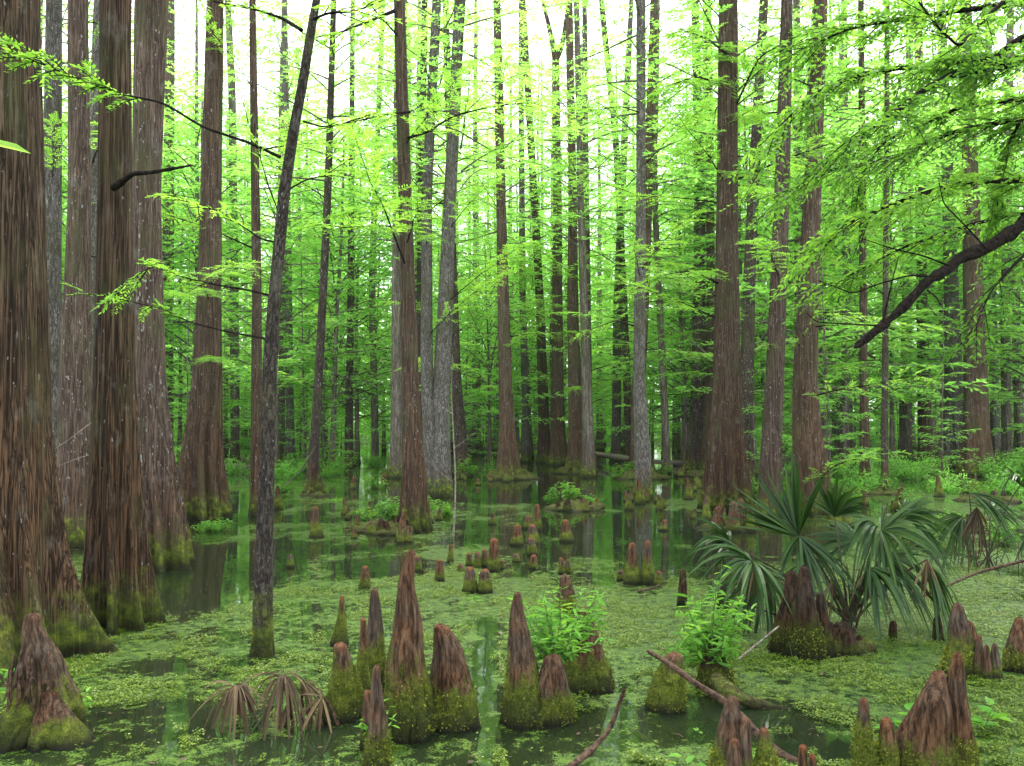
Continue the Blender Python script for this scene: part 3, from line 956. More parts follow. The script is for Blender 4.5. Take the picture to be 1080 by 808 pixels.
bough(root, 'branch', [(428, 146), (450, 140), (478, 122), (520, 112), (560, 108)], Y, Y - 2, .022, .006, (fx, Y, 0), spr=16, slen=.55, L=.10, W=.034, seed=16, sub=1, start=.15)
bough(root, 'branch', [(430, 240), (400, 238), (365, 240), (330, 236)], Y, Y - 1.5, .018, .005, (fx, Y, 0), spr=14, slen=.6, L=.10, W=.032, seed=17, sub=1, start=.25)
root, fx, Y, _ = named[30]
for k, pp in enumerate([[(772, 120), (800, 60), (840, 38), (880, 30)], [(760, 300), (730, 285), (700, 290)], [(775, 190), (810, 175), (850, 160), (880, 150)],
                        [(762, 90), (735, 80), (700, 92)], [(770, 60), (745, 40), (715, 30)]]):
    bough(root, 'branch', pp, Y, Y - 2, .024, .006, (fx, Y, 0), spr=14, slen=.6, L=.11, W=.036, seed=20 + k, sub=2, start=.1)
root, fx, Y, _ = named[33]
for k, pp in enumerate([[(850, 420), (880, 412), (930, 404), (960, 400)], [(852, 330), (880, 330), (915, 336)], [(850, 520), (880, 490), (920, 480)]]):
    bough(root, 'branch', pp, Y, Y - 1.5, .018, .005, (fx, Y, 0), spr=12, slen=.55, L=.10, W=.03, seed=30 + k, sub=1, start=.1)
root, fx, Y, _ = named[25]
bough(root, 'branch', [(672, 345), (650, 338), (630, 345), (612, 352)], Y, Y - .6, .018, .004, (fx, Y, 0), spr=8, slen=.5, L=.10, W=.03, seed=40)
bough(root, 'branch', [(678, 120), (655, 112), (630, 116), (600, 116)], Y, Y - 1.4, .018, .004, (fx, Y, 0), spr=12, slen=.6, L=.11, W=.034, seed=41, sub=1)

# ---------------------------------------------------------------- tree just outside the frame on the right, reaching in
org = (5.6, 7.6, 0)
root = thing('overhanging_tree', 'broadleaf tree beyond the right edge whose dark leafy boughs reach into the top corner', 'tree', org)
link('trunk', trunk_mesh([(0, 0, -.3, .24), (0, 0, 1, .21), (-.15, 0, 4, .18), (-.1, .1, 9, .10)], 40, 50, 5, .5, .4, 77, mat=BARK_THIN), root)
o3 = np.array(org)


def join(px, py, Y):      # first point on the outside trunk
    return (px, py)


BOUGHS = [
    ([(1225, 20), (1130, 45), (1080, 63), (1038, 72), (1003, 79), (974, 96), (950, 114), (935, 124), (899, 144)], 7.6, 6.6, .045, .008, 34),
    ([(1225, -10), (1120, 18), (1080, 38), (1050, 60), (1011, 65), (974, 69), (921, 75), (889, 84), (860, 98), (820, 135)], 7.6, 7.0, .035, .005, 40),
    ([(1225, 150), (1130, 182), (1080, 190), (1010, 193), (960, 208), (900, 232), (872, 252)], 7.6, 7.4, .026, .005, 34),
    ([(1225, -60), (1120, -40), (1060, 0), (1030, 28), (1012, 50), (990, 30), (960, -10)], 7.6, 6.8, .022, .004, 24),
    ([(1225, 90), (1120, 120), (1060, 128), (1000, 140), (940, 168), (880, 178), (835, 200)], 7.6, 8.4, .026, .004, 40),
    ([(1225, -30), (1100, 0), (1020, 10), (960, 20), (900, 28), (850, 50)], 7.6, 8.6, .03, .004, 40),
    ([(1225, 210), (1130, 240), (1080, 268), (1045, 306), (1026, 352)], 7.6, 7.0, .016, .003, 9),
    ([(1225, 60), (1140, 90), (1080, 105), (1020, 110), (975, 130), (930, 150), (900, 200)], 7.6, 9.2, .026, .004, 38),
    ([(1225, 180), (1140, 215), (1075, 225), (1010, 240), (950, 262), (905, 286), (880, 300)], 7.6, 8.8, .02, .003, 22),
    ([(1225, 0), (1150, 30), (1090, 100), (1060, 160), (1050, 215)], 7.6, 8.0, .02, .003, 26),
]
for k, (pp, y0, y1, r0, r1, ns_) in enumerate(BOUGHS):
    bough(root, 'bough', pp, y0, y1, r0 * 1.25, r1 * 1.6, org, spr=int(ns_ * 1.4), slen=.50, L=.062, W=.030, nleaf=12, leaf=LEAF_BROAD, seed=60 + k, start=.14, fold=.18, sub=2 if k != 6 else 1, flat=.5)
bough(root, 'dead_limb', [(1230, 140), (1150, 190), (1090, 226), (1075, 240), (1040, 262), (1012, 272), (1000, 284), (978, 296), (955, 322), (935, 340), (920, 352), (901, 367)], 7.6, 6.2, .062, .024, org, mat=BLACKWOOD, ns=16, seed=81, knots=.4)
for k, pp in enumerate([[(985, 292), (960, 290), (925, 300), (900, 310), (880, 302), (862, 296)], [(1000, 280), (975, 270), (940, 262), (905, 250)], [(978, 306), (988, 314), (992, 322)],
                        [(935, 344), (900, 342), (862, 340), (850, 330)], [(1040, 262), (1020, 240), (995, 215), (990, 190)], [(930, 345), (940, 300), (948, 270)]]):
    bough(root, 'twig', pp, 6.4, 6.2, .008, .003, org, mat=BLACKWOOD, ns=5, seed=90 + k)
# drooping sprays and dry hanging stuff under the boughs
g = np.random.default_rng(99)

# ---------------------------------------------------------------- wood behind: trees and leafy saplings
g = np.random.default_rng(12)
LAND = [(5, 'the widest trunk'), (122, 'the ridged brown cypress'), (155, 'the white-flecked cypress'), (222, 'the wide-skirted cypress'), (286, 'the slender dark curving tree'),
        (338, 'the thin leaning tree'), (431, 'the mossy brown cypress'), (470, 'the thick pale grey trunk'), (531, 'the tree with broad dark roots'), (588, 'the fork-topped tree'),
        (605, 'the straight dark brown trunk'), (675, 'the foremost pale channel trunk'), (737, 'the dark fluted trunk'), (767, 'the tall straight cypress'), (820, 'the curving orange-brown trunk'),
        (852, 'the rightmost of three above the palm'), (933, 'the bluish-grey pole'), (1006, 'the orange-tinged flare'), (1028, 'the stout brown cypress'), (1062, 'the thin trunk at the right edge')]
ORD = 'first second third fourth fifth sixth seventh eighth ninth tenth eleventh twelfth thirteenth fourteenth fifteenth sixteenth seventeenth eighteenth nineteenth twentieth'.split()
ORD += ['twenty-' + s_ for s_ in ORD[:9]] + ['thirtieth'] + ['thirty-' + s_ for s_ in ORD[:9]] + ['fortieth'] + ['forty-' + s_ for s_ in ORD[:9]]
placed = [(named[i][1], named[i][2]) for i in named]
bgtrees = []
NAMED_XY = list(placed)


def scatter(n, y0, y1, mind, test=None, power=1.0):
    out = []
    tries = 0
    while len(out) < n and tries < n * 60:
        tries += 1
        y = y0 + (y1 - y0) * g.random() ** power
        x = (g.random() * 2 - 1) * (y * .60 + 1.5)
        if test and not test(x, y):
            continue
        if any(y < b + 1 and abs(colx(x, y) - colx(a, b)) < (30 if mind > 1.45 else 14) for a, b in NAMED_XY):
            continue
        if all((x - a) ** 2 + (y - b) ** 2 > mind ** 2 for a, b in placed):
            placed.append((x, y))
            out.append((x, y))
    return out


def gap(x, y):      # the sky opens high above the middle of the channel
    c = colx(x, y)
    return not (490 < c < 760 and y < 36) or g.random() < .25


first = {}


def bg_tree(x, y, crown, trunk, s, kind):
    r_ = link('cypress_tree' if kind == 'tree' else 'leafy_sapling', None, None, (x, y, -.1 if y < 66 else .2), g.random() * 6.3, s)
    link('trunk', trunk, r_)
    link('crown', crown, r_, rz=g.random() * 6.3)
    bgtrees.append((colx(x, y), kind, r_, y))


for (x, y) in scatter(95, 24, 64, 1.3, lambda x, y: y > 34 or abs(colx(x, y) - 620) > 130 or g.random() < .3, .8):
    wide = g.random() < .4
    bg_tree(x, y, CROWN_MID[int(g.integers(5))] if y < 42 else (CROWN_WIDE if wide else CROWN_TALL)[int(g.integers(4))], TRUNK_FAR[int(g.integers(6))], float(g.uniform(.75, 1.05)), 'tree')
for (x, y) in scatter(120, 25, 63, 1.5, gap, .8):
    bg_tree(x, y, CROWN_SAP[int(g.integers(7))], TRUNK_SAP[int(g.integers(5))], float(g.uniform(.65, 1.5)), 'sap')
for (x, y) in scatter(52, 22, 50, 1.3, lambda x, y: y > 36 or abs(colx(x, y) - 610) > 150, 1):
    bg_tree(x, y, CROWN_SAPLOW[int(g.integers(4))], TRUNK_SAP[int(g.integers(2))], float(g.uniform(.5, 1.05)), 'sap')

for (x, y) in scatter(26, 26, 44, 1.4, lambda x, y: 60 < colx(x, y) < 400 or colx(x, y) > 720):
    bg_tree(x, y, CROWN_SAP[int(g.integers(7))], TRUNK_SAP[int(g.integers(5))], float(g.uniform(1.3, 1.9)), 'sap')
bgtrees.sort(key=lambda q: q[0])
cnt = {}
for c, kind, r_, y in bgtrees:
    mark = None
    for lx, nm in LAND:
        if lx <= c:
            mark = nm
    key = (mark, kind)
    cnt[key] = cnt.get(key, 0) + 1
    k = cnt[key]
    what = 'slim far cypress' if kind == 'tree' else 'leafy far sapling'
    if mark is None:
        lab = f"{what}, {ORD[k - 1]} from the left edge"
    else:
        lab = f"{what}, {ORD[k - 1]} right of {mark}"
    tag(r_, lab, 'tree' if kind == 'tree' else 'sapling', 'slim trees of the far wood' if kind == 'tree' else 'leafy saplings of the far wood')

# the wood beyond, which reads as one mass
mb = MB()
g = np.random.default_rng(77)
for k in range(330):
    y = 66 + 60 * g.random() ** 1.2
    x = (g.random() * 2 - 1) * (y * .62 + 3)
    cc = colx(x, y)
    h = (13 + 7 * g.random()) if 380 < cc < 740 and g.random() < .75 else 22 + 11 * g.random()
    xs = x + g.normal(0, .25, 4).cumsum()
    mb.tube(np.stack([xs, np.full(4, y), np.array([-.2, h * .35, h * .7, h])], -1), np.array([.20, .14, .10, .03]) * g.uniform(.6, 1.1), 5, 1)
    nn = 1300
    zc = g.random(nn) ** 1.2 * h * .97 + .3
    rad = 3.0 * np.sqrt(g.random(nn)) * (.6 + .5 * np.sin(zc * .9 + k))
    th = g.random(nn) * 2 * PI
    p = np.stack([x + rad * np.cos(th), y + rad * np.sin(th), zc], -1)
    d_ = np.stack([np.cos(th), np.sin(th), g.normal(0, .3, nn)], -1)
    nr = np.array([0, 0, 1.0]) + g.normal(0, .45, (nn, 3))
    l = .55 * (.6 + .7 * g.random(nn))
    mb.kites(p, d_, nr, l, l * .34, 0)
o = link('distant_wood', mb.mesh('distant_wood', [LEAF_FAR, BARK_FAR], smooth=False))
o['kind'] = 'stuff'

# low undergrowth along the far shore
mb = MB()
for k in range(700):
    y = 62 + 34 * g.random()
    x = (g.random() * 2 - 1) * (y * .62 + 2)
    nn = 60
    hh = .5 + 1.3 * g.random() ** 2
    p = np.stack([x + g.normal(0, .45, nn), y + g.normal(0, .45, nn), .05 + hh * g.random(nn)], -1)
    d_ = g.normal(0, 1, (nn, 3)) * [1, 1, .5]
    nr = np.array([0, 0, 1.0]) + g.normal(0, .5, (nn, 3))
    mb.kites(p, d_, nr, .22, .09, 0)
o = link('undergrowth', mb.mesh('undergrowth', [LEAF_FAR], smooth=False))
o['kind'] = 'stuff'

# ---------------------------------------------------------------- knees
KN = [
    # column, foot row, top column, top row, foot width, tip width, material, label, power
    (430, 783, 431, 580, 56, 9, KNEE, 'tallest knee, a smooth brown spire with a mossy green foot', 1.0),
    (478, 772, 467, 657, 58, 18, KNEE, 'stout blunt-topped knee leaning left against the tallest one', .75),
    (394, 730, 394, 620, 28, 8, KNEE, 'slim pointed knee just behind and left of the tallest one', 1.0),
    (384, 742, 382, 652, 18, 6, KNEE_MOSSY, 'small green knee leaning on the slim pointed one', 1.1),
    (365, 762, 361, 678, 44, 15, KNEE_MOSSY, 'squat knee, bare pinkish top over thick bright moss', 1.0),
    (358, 682, 361, 628, 20, 4, KNEE_MOSSY, 'small mossy pointed knee above the squat pinkish-topped one', 1.3),
    (399, 815, 397, 702, 30, 8, KNEE_BARE, 'narrow dark knee with a reddish stub and green sprouts at the bottom', 1.2),
    (388, 790, 389, 728, 16, 9, KNEE_BARE, 'short reddish stub beside the narrow dark knee', .8),
    (552, 768, 546, 625, 48, 8, KNEE, 'pointed red-brown knee left of the bright green shrub', .9),
    (584, 766, 582, 690, 40, 20, KNEE, 'dark split knee under the bright green shrub', .7),
    (619, 730, 613, 640, 58, 14, KNEE, 'wide ribbed knee at the right of the bright green shrub', 1.0),
    (597, 650, 596, 606, 26, 10, KNEE, 'ribbed brown knee top rising behind the bright green shrub', .8),
    (704, 752, 712, 688, 40, 20, KNEE_MOSSY, 'broad mossy stump-like knee crossed by the dark fallen branch', .7),
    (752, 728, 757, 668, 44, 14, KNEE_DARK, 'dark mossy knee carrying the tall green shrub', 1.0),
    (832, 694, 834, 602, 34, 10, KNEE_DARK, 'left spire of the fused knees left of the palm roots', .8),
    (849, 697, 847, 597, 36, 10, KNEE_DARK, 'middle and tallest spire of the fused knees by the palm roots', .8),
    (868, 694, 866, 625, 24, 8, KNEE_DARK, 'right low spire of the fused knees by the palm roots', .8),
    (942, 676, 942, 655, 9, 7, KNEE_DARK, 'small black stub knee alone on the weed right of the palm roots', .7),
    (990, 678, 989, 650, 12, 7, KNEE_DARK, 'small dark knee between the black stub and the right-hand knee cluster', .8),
    (1012, 715, 1010, 636, 34, 10, KNEE, 'tall reddish knee leading the right-hand knee cluster', .8),
    (1026, 712, 1022, 655, 24, 9, KNEE, 'rounded knee against the tall reddish one in the right cluster', .8),
    (1034, 716, 1033, 670, 14, 5, KNEE_BARE, 'thin spike knee in the middle of the right cluster', .9),
    (1042, 718, 1041, 680, 10, 4, KNEE_BARE, 'thinnest spike knee of the right cluster', .9),
    (1050, 718, 1049, 679, 14, 5, KNEE_BARE, 'last spike knee at the right end of the right cluster', .9),
    (1074, 710, 1074, 651, 34, 8, KNEE, 'brown knee cut by the right edge of the view', .9),
    (980, 842, 988, 708, 74, 16, KNEE, 'big wrinkled knee with mossy base in the lower right corner', .9),
    (1012, 836, 1008, 687, 40, 9, KNEE, 'tall thin knee leaning on the big wrinkled one in the lower right', .85),
    (911, 838, 909, 736, 28, 8, KNEE_MOSSY, 'narrow red-tipped mossy knee left of the big wrinkled one', .8),
    (936, 838, 935, 757, 32, 11, KNEE_MOSSY, 'grey-topped mossy knee left of the big wrinkled one', .8),
    (768, 836, 773, 735, 36, 13, KNEE, 'bare grey-brown finger knee tallest at the end of the fallen branch', .7),
    (784, 838, 787, 757, 24, 10, KNEE, 'leaning finger knee second in the bottom cluster', .7),
    (774, 846, 776, 779, 20, 10, KNEE, 'short finger knee in front of the bottom cluster', .6),
    (808, 842, 806, 768, 34, 9, KNEE_MOSSY, 'yellow-mossy knee with red tip in the bottom cluster', .9),
    (846, 848, 846, 786, 12, 8, KNEE_SMALL, 'small red-tipped knee at the bottom edge, taller of two', .7),
    (857, 850, 857, 796, 11, 7, KNEE_SMALL, 'small red-tipped knee at the bottom edge, shorter of two', .7),
    (385, 622, 385, 597, 14, 7, KNEE_SMALL, 'little dark knee with bright red tip left of the reflections gap', .9),
    (333, 568, 332, 534, 15, 5, KNEE_SMALL, 'slim red-topped knee alone in the dark reflections', 1.3),
    (441, 604, 441, 586, 8, 6, KNEE_SMALL, 'tiny knee just behind the tip of the tallest one', .8),
    (464, 614, 464, 590, 11, 6, KNEE_SMALL, 'double-headed small knee right of the tallest one', .8),
    (475, 594, 475, 574, 8, 4, KNEE_MOSSY, 'small yellowish mossy knee behind the double-headed one', .9),
    (486, 604, 486, 595, 9, 6, KNEE_SMALL, 'low stub knee left of the red-topped row', .7),
    (495, 598, 495, 583, 8, 6, KNEE_SMALL, 'leftmost knee in the red-topped row', .8),
    (503, 600, 503, 582, 9, 6, KNEE_SMALL, 'second knee in the red-topped row', .8),
    (511, 599, 511, 579, 10, 6, KNEE_SMALL, 'third knee in the red-topped row', .8),
    (521, 604, 521, 568, 14, 8, KNEE_SMALL, 'tallest knee at the right end of the red-topped row', .8),
    (496, 626, 495, 598, 16, 9, KNEE_SMALL, 'left one of two round red-headed knees in front of the row', .8),
    (512, 626, 512, 600, 17, 11, KNEE_SMALL, 'right one of two round red-headed knees in front of the row', .7),
    (530, 601, 530, 591, 6, 4, KNEE_SMALL, 'thin dark stub right of the red-topped row', .8),
    (544, 594, 544, 584, 9, 8, KNEE_SMALL, 'small red ball-like knee right of the row', .6),
    (563, 601, 563, 585, 10, 7, KNEE_SMALL, 'small rounded knee at the start of the path-like streak', .8),
    (561, 586, 560, 567, 11, 7, KNEE_SMALL, 'small knee standing just behind the rounded one', .8),
    (546, 576, 546, 553, 16, 7, KNEE_SMALL, 'left knee of the reddish clump mid-water', .9),
    (562, 575, 562, 553, 18, 8, KNEE_SMALL, 'middle knee of the reddish clump mid-water', .9),
    (566, 560, 566, 532, 12, 5, KNEE_SMALL, 'tallest pointed knee of the reddish clump mid-water', .9),
    (557, 558, 557, 544, 12, 6, KNEE_SMALL, 'back knee of the reddish clump mid-water', .9),
    (597, 572, 597, 548, 16, 8, KNEE_SMALL, 'lone thick knee right of the reddish clump', .9),
    (594, 606, 592, 588, 10, 5, KNEE_SMALL, 'small knee behind the shrub, left of a pair', .9),
    (600, 606, 599, 590, 9, 4, KNEE_SMALL, 'small knee behind the shrub, right of a pair', .9),
    (655, 613, 655, 601, 9, 7, KNEE_SMALL, 'lowest stub left in the isolated four-knee clump', .7),
    (667, 617, 667, 572, 20, 7, KNEE_SMALL, 'forked brown knee in the isolated four-knee clump', .9),
    (683, 617, 682, 570, 17, 6, KNEE_SMALL, 'twin-tipped knee with moss in the isolated four-knee clump', .9),
    (694, 619, 694, 602, 10, 7, KNEE_MOSSY, 'short mossy knee right in the isolated four-knee clump', .8),
    (700, 560, 701, 548, 10, 6, KNEE_SMALL, 'tiny knee out on open weed before the channel trunk', .9),
    (405, 512, 405, 500, 6, 4, KNEE_SMALL, 'tiny dark knee left of the ferny roots, beyond', .9),
    (373, 516, 373, 503, 6, 4, KNEE_SMALL, 'tiny red-topped knee far out near the mossy leaning sapling foot', .9),
    (728, 521, 728, 512, 6, 4, KNEE_SMALL, 'tiny dark knee left of the raised roots of the tall cypress', .9),
    (504, 512, 504, 505, 7, 5, KNEE_SMALL, 'tiny knee in front of the broad dark roots', .9),
    (517, 508, 517, 500, 6, 4, KNEE_SMALL, 'tiny knee nearer the broad dark roots', .9),
    (758, 560, 758, 534, 14, 8, KNEE_BARE, 'pale blunt knee, leftmost of the row behind the palm', .8),
    (775, 562, 774, 529, 15, 8, KNEE_BARE, 'pale blunt knee, second of the row behind the palm', .8),
    (781, 560, 781, 526, 12, 7, KNEE_BARE, 'pale blunt knee, third of the row behind the palm', .8),
    (791, 561, 791, 535, 13, 7, KNEE_MOSSY, 'pale mossy knee, last of the row behind the palm', .8),
    (883, 556, 881, 533, 15, 7, KNEE_MOSSY, 'yellow-mossy knee behind the palm fronds on the right', .9),
    (894, 556, 893, 531, 13, 6, KNEE_SMALL, 'red-tipped knee beside the yellow-mossy one behind the fronds', .9),
    (251, 760, 250, 736, 10, 5, KNEE_BARE, 'short dark stub among the brown wilted fronds', .8),
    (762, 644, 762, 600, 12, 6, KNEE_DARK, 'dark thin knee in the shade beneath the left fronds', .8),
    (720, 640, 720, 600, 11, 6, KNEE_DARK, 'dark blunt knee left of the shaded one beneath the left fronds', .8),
]
for i, (cx, fr, tx, tr_, fw, tw, m_, lab, pw) in enumerate(KN):
    p = on_water(cx, fr)
    r = fw / 2 * p[1] / F
    Y = p[1] + r * .8
    q = at(cx, fr, Y)
    top = at(tx, tr_, Y)
    if top[2] < .04:
        top[2] = .04
    big = fw > 24
    me = knee_mesh(top[2], r / .93, tw / 2 * Y / F, 500 + i, (top[0] - q[0], 0), m_, 110 if big else 22, 110 if big else 22, pw,
                   6 if big else 4, .09 if big else .12, .26 if big else .15)
    o = link('cypress_knee', me, None, (q[0], Y, 0))
    if big:
        V = np.empty(len(me.vertices) * 3, np.float32)
        me.vertices.foreach_get('co', V)
        V = V.reshape(-1, 3)
        NN = np.empty(len(me.vertices) * 3, np.float32)
        me.vertices.foreach_get('normal', NN)
        NN = NN.reshape(-1, 3)
        g_ = np.random.default_rng(i)
        lim = top[2] * (.58 if m_ is KNEE_MOSSY else .34)
        nz_ = fbm(V[:, 0] * 9, V[:, 1] * 9, V[:, 2] * 7, i, 3)
        ok = (V[:, 2] > .01) & (V[:, 2] < lim * (.45 + 1.1 * nz_)) & (nz_ > .42)
        idx = np.flatnonzero(ok)
        if len(idx) > 20:
            idx = g_.choice(idx, min(1100, len(idx)))
            d_ = NN[idx] * .6 + g_.normal(0, .55, (len(idx), 3)) + [0, 0, .25]
            mb = MB()
            l_ = .008 + .010 * g_.random(len(idx))
            mb.kites(V[idx] + g_.normal(0, .004, (len(idx), 3)), d_, g_.normal(0, 1, (len(idx), 3)) + NN[idx], l_, l_ * .6)
            link('moss', mb.mesh('moss', [LEAF_MOSS]), o)
    tag(o, lab, 'knee', 'cypress knees standing in the water')

g = np.random.default_rng(61)
SMALLK = [knee_mesh(.16 + .05 * k, .06 + .008 * k, .022, 950 + k, (.01 * k, 0), KNEE_FAR, 20, 20, 1.1, 4, .14, .2) for k in range(5)]
far_knees = []
while len(far_knees) < 120:
    y = 9.5 + 20 * g.random()
    x = (g.random() * 2 - 1) * (y * .56)
    if min((x - a) ** 2 + (y - b) ** 2 for a, b in [(named[i][1], named[i][2]) for i in named]) > (1.8 if g.random() < .75 else 9) or (x - 3.2) ** 2 + (y - 6.5) ** 2 < 2:
        continue
    for q in range(int(g.integers(1, 4))):
        far_knees.append((x + g.normal(0, .22), y + g.normal(0, .22)))
far_knees.sort(key=lambda q: colx(*q))
cntk = {}
for k, (x, y) in enumerate(far_knees):
    mark = 'the left edge'
    for lx, nm in LAND[1:]:
        if lx <= colx(x, y):
            mark = nm
    cntk[mark] = cntk.get(mark, 0) + 1
    tag(link('cypress_knee', SMALLK[k % 5], None, (x, y, 0), g.random() * 6.3, float(g.uniform(.6, 1.5))), f'tiny far knee, {ORD[cntk[mark] - 1]} right of {mark}', 'knee', 'cypress knees standing in the water')

# the big torn red knee on the left, with its splintered crest
p = on_water(42, 792)
Y = p[1] + .2
q = at(42, 792, Y)
root = thing('cypress_knee', 'torn reddish knee with splintered wood and mossy foot in the lower left corner', 'knee', (q[0], Y, 0), 'cypress knees standing in the water')
hT = at(38, 646, Y)[2]
link('body', knee_mesh(hT, 40 * Y / F, 8 * Y / F, 901, (-.03, 0), KNEE, 150, 150, 1.15, 7, .2, .5), root)
link('root_lobe', knee_mesh(hT * .42, 34 * Y / F, 9 * Y / F, 902, (-.03, 0), KNEE, 90, 80, .9, 5, .2, .4), root, (.10, -.07, 0))
mb = MB()
g = np.random.default_rng(8)
for k in range(26):
    a = g.uniform(-2.6, -.5)
    z = hT * g.uniform(.45, .8)
    rr = (44 * (1 - z / hT) ** .9 + 9) * Y / F * .93
    b = np.array([rr * math.cos(a) - .02, rr * math.sin(a), z])
    mb.tube([b, b + [g.normal(0, .01), -.012, -.09], b + [g.normal(0, .02), -.004, -.2 * g.uniform(.6, 1.2)]], [.004, .009, .003], 5)
link('splinters', mb.mesh('splinter', [LOGWOOD]), root)


# ---------------------------------------------------------------- root mounds
def mound(px, py, w_, h_, dpt, seed, lab, bits=0, name='root_mound'):
    p = on_water(px, py)
    sx = w_ / 2 * p[1] / F
    g = np.random.default_rng(seed)
    root = thing(name, lab, 'mound', (p[0], p[1] + dpt * .6, 0))
    n1, n2 = 50, 90
    u = np.linspace(0, 1, n1)
    th = np.linspace(0, 2 * PI, n2, endpoint=False)
    T, U = np.meshgrid(th, u)
    prof = np.cos(U * PI / 2)
    rr = np.sin(U * PI / 2 * 1.0)
    z = h_ * prof ** .9
    nx = rr * np.cos(T)
    ny = rr * np.sin(T)
    rd = 1 + .38 * (fbm(np.cos(T) * 1.8 + 4, np.sin(T) * 1.8, U * 2, seed) - .5) * 2
    P = np.stack([sx * nx * rd, dpt * ny * rd, z * (1 + .9 * (fbm(nx * 3.5 + 9, ny * 3.5, 0, seed + 2, 4) - .5) * 2) - .04 - .1 * (U > .97)], -1)
    P = P[::-1]
    mb = MB()
    mb.grid(P)
    link('soil', mb.mesh('soil', [MOUND]), root)
    for k in range(bits):
        a = g.random() * 2 * PI
        q = g.uniform(.1, .85)
        hh = h_ * g.uniform(.7, 1.6)
        link('root_knob', knee_mesh(hh, hh * .42, hh * .16, seed * 10 + k, (g.normal(0, .03), 0), KNEE_DARK if (k % 2 or seed in (33, 34)) else KNEE_MOSSY, 24, 22, .8, 4), root, (sx * q * math.cos(a), dpt * q * math.sin(a), 0))
    return root, sx


mound(412, 563, 86, .16, .55, 31, 'dark root mound at the foot of the mossy brown cypress', 12)
mound(608, 539, 62, .16, .55, 32, 'mossy islet with plants and small stubs in mid-water', 11)
mound(900, 690, 62, .13, .20, 33, 'dark fibrous root mass from which the palm grows', 16)
mound(852, 690, 74, .10, .2, 34, 'wet mossy swelling under the fused knees by the palm', 4)
mound(540, 506, 62, .25, .7, 35, 'dark mossy hummock around the broad dark roots', 8)
mound(772, 560, 74, .12, .4, 36, 'yellow mossy hummock under the pale blunt knees', 4)
mound(556, 576, 40, .05, .3, 37, 'low weedy hump under the reddish clump of knees', 2)
mound(677, 506, 64, .22, .7, 38, 'green mossy hummock under the splayed roots in the channel', 5)
mound(738, 503, 50, .2, .6, 39, 'mossy hummock around the dark trunk with fluted foot', 5)
mound(608, 500, 50, .2, .6, 40, 'mossy hummock around the straight dark brown trunk', 4)
mound(930, 522, 60, .15, .5, 41, 'low hummock under the bluish-grey lichen pole', 5)
mound(1050, 530, 70, .15, .5, 42, 'low hummock before the stout brown cypress', 6)
mound(330, 524, 40, .10, .4, 43, 'small dark hummock at the thin leaning tree', 3)


# ---------------------------------------------------------------- shrubs
def shrub(px, py, h, spread, nstem, per, L, W, lab, leaf=LEAF_SHRUB, z0=0, seed=0, cat='shrub', name='marsh_shrub', group=None, fold=.12, Y=None, droop=.3):
    if Y is None:
        p = on_water(px, py)
    else:
        p = at(px, py, Y)
        z0 = p[2]
    g = np.random.default_rng(seed + 1000)
    root = thing(name, lab, cat, (p[0], p[1], z0), group)
    st, fo = MB(), MB()
    for k in range(nstem):
        a = g.random() * 2 * PI
        rr = spread * math.sqrt(g.random())
        hh = h * g.uniform(.3, 1.1) * (1 - .35 * rr / spread)
        t = np.linspace(0, 1, 6)
        pts = np.stack([rr * math.cos(a) * t ** 1.2 + g.normal(0, .012, 6).cumsum(), rr * math.sin(a) * t ** 1.2 + g.normal(0, .012, 6).cumsum(), hh * t - .03], -1)
        st.tube(pts, .004 * (h / .5) ** .4 * (1 - .6 * t), 4)
        u = .2 + .8 * (np.arange(per) + g.random(per)) / per
        q = np.stack([np.interp(u, t, pts[:, i]) for i in range(3)], -1)
        aa = np.arange(per) * 2.4 + g.random(per) * 1.2
        d = np.stack([np.cos(aa), np.sin(aa), g.normal(.15, .35, per)], -1)
        nr = np.array([0, 0, 1.0]) + g.normal(0, .3, (per, 3))
        l = L * (.6 + .6 * g.random(per))
        fo.kites(q, d, nr, l, l * W / L, 0, fold)
    link('stem', st.mesh('stem', [STEM]), root)
    link('foliage', fo.mesh('foliage', [leaf], smooth=False), root)
    return root


shrub(586, 752, .60, .30, 24, 20, .075, .022, 'bright green leafy shrub sprouting between two red-brown knees', z0=.30, seed=1)
shrub(600, 735, .45, .25, 18, 18, .07, .02, 'trailing green shrub spilling over the wide ribbed knee', z0=.35, seed=2)
shrub(752, 724, .72, .24, 30, 22, .085, .024, 'tall airy green shrub on the dark mossy knee left of the palm', seed=3, z0=.12)
shrub(735, 700, .5, .25, 14, 16, .07, .018, 'low feathery green plant left of the tall airy shrub', seed=4, z0=.0)
shrub(738, 690, .62, .10, 3, 7, .14, .035, 'young plant with long pointed bluish-green leaves above the airy shrub', seed=5, z0=.0)
shrub(398, 792, .28, .10, 6, 9, .06, .018, 'green sprouts growing from the narrow dark knee', z0=.05, seed=6)
shrub(12, 745, .35, .13, 5, 5, .10, .045, 'broad-leaved seedling left of the torn reddish knee', seed=7, leaf=LEAF_SHRUB)
shrub(82, 745, .20, .10, 4, 4, .09, .03, 'small leafy seedling right of the torn reddish knee', seed=8)
shrub(955, 770, .34, .16, 4, 4, .14, .065, 'seedling with a few broad pale leaves left of the big wrinkled knee', seed=9, leaf=LEAF_SHRUB)
shrub(1035, 775, .30, .10, 3, 4, .13, .06, 'seedling with broad leaves behind the tall thin knee', seed=10)
shrub(790, 812, .16, .12, 7, 6, .08, .035, 'bright rounded leaves at the very bottom beside the finger knees', seed=11)
shrub(735, 816, .10, .12, 5, 5, .08, .035, 'low rounded leaves at the bottom edge left of the finger knees', seed=12)
shrub(500, 632, .07, .08, 8, 8, .05, .012, 'tuft of narrow leaves before the round red-headed knees', seed=13)
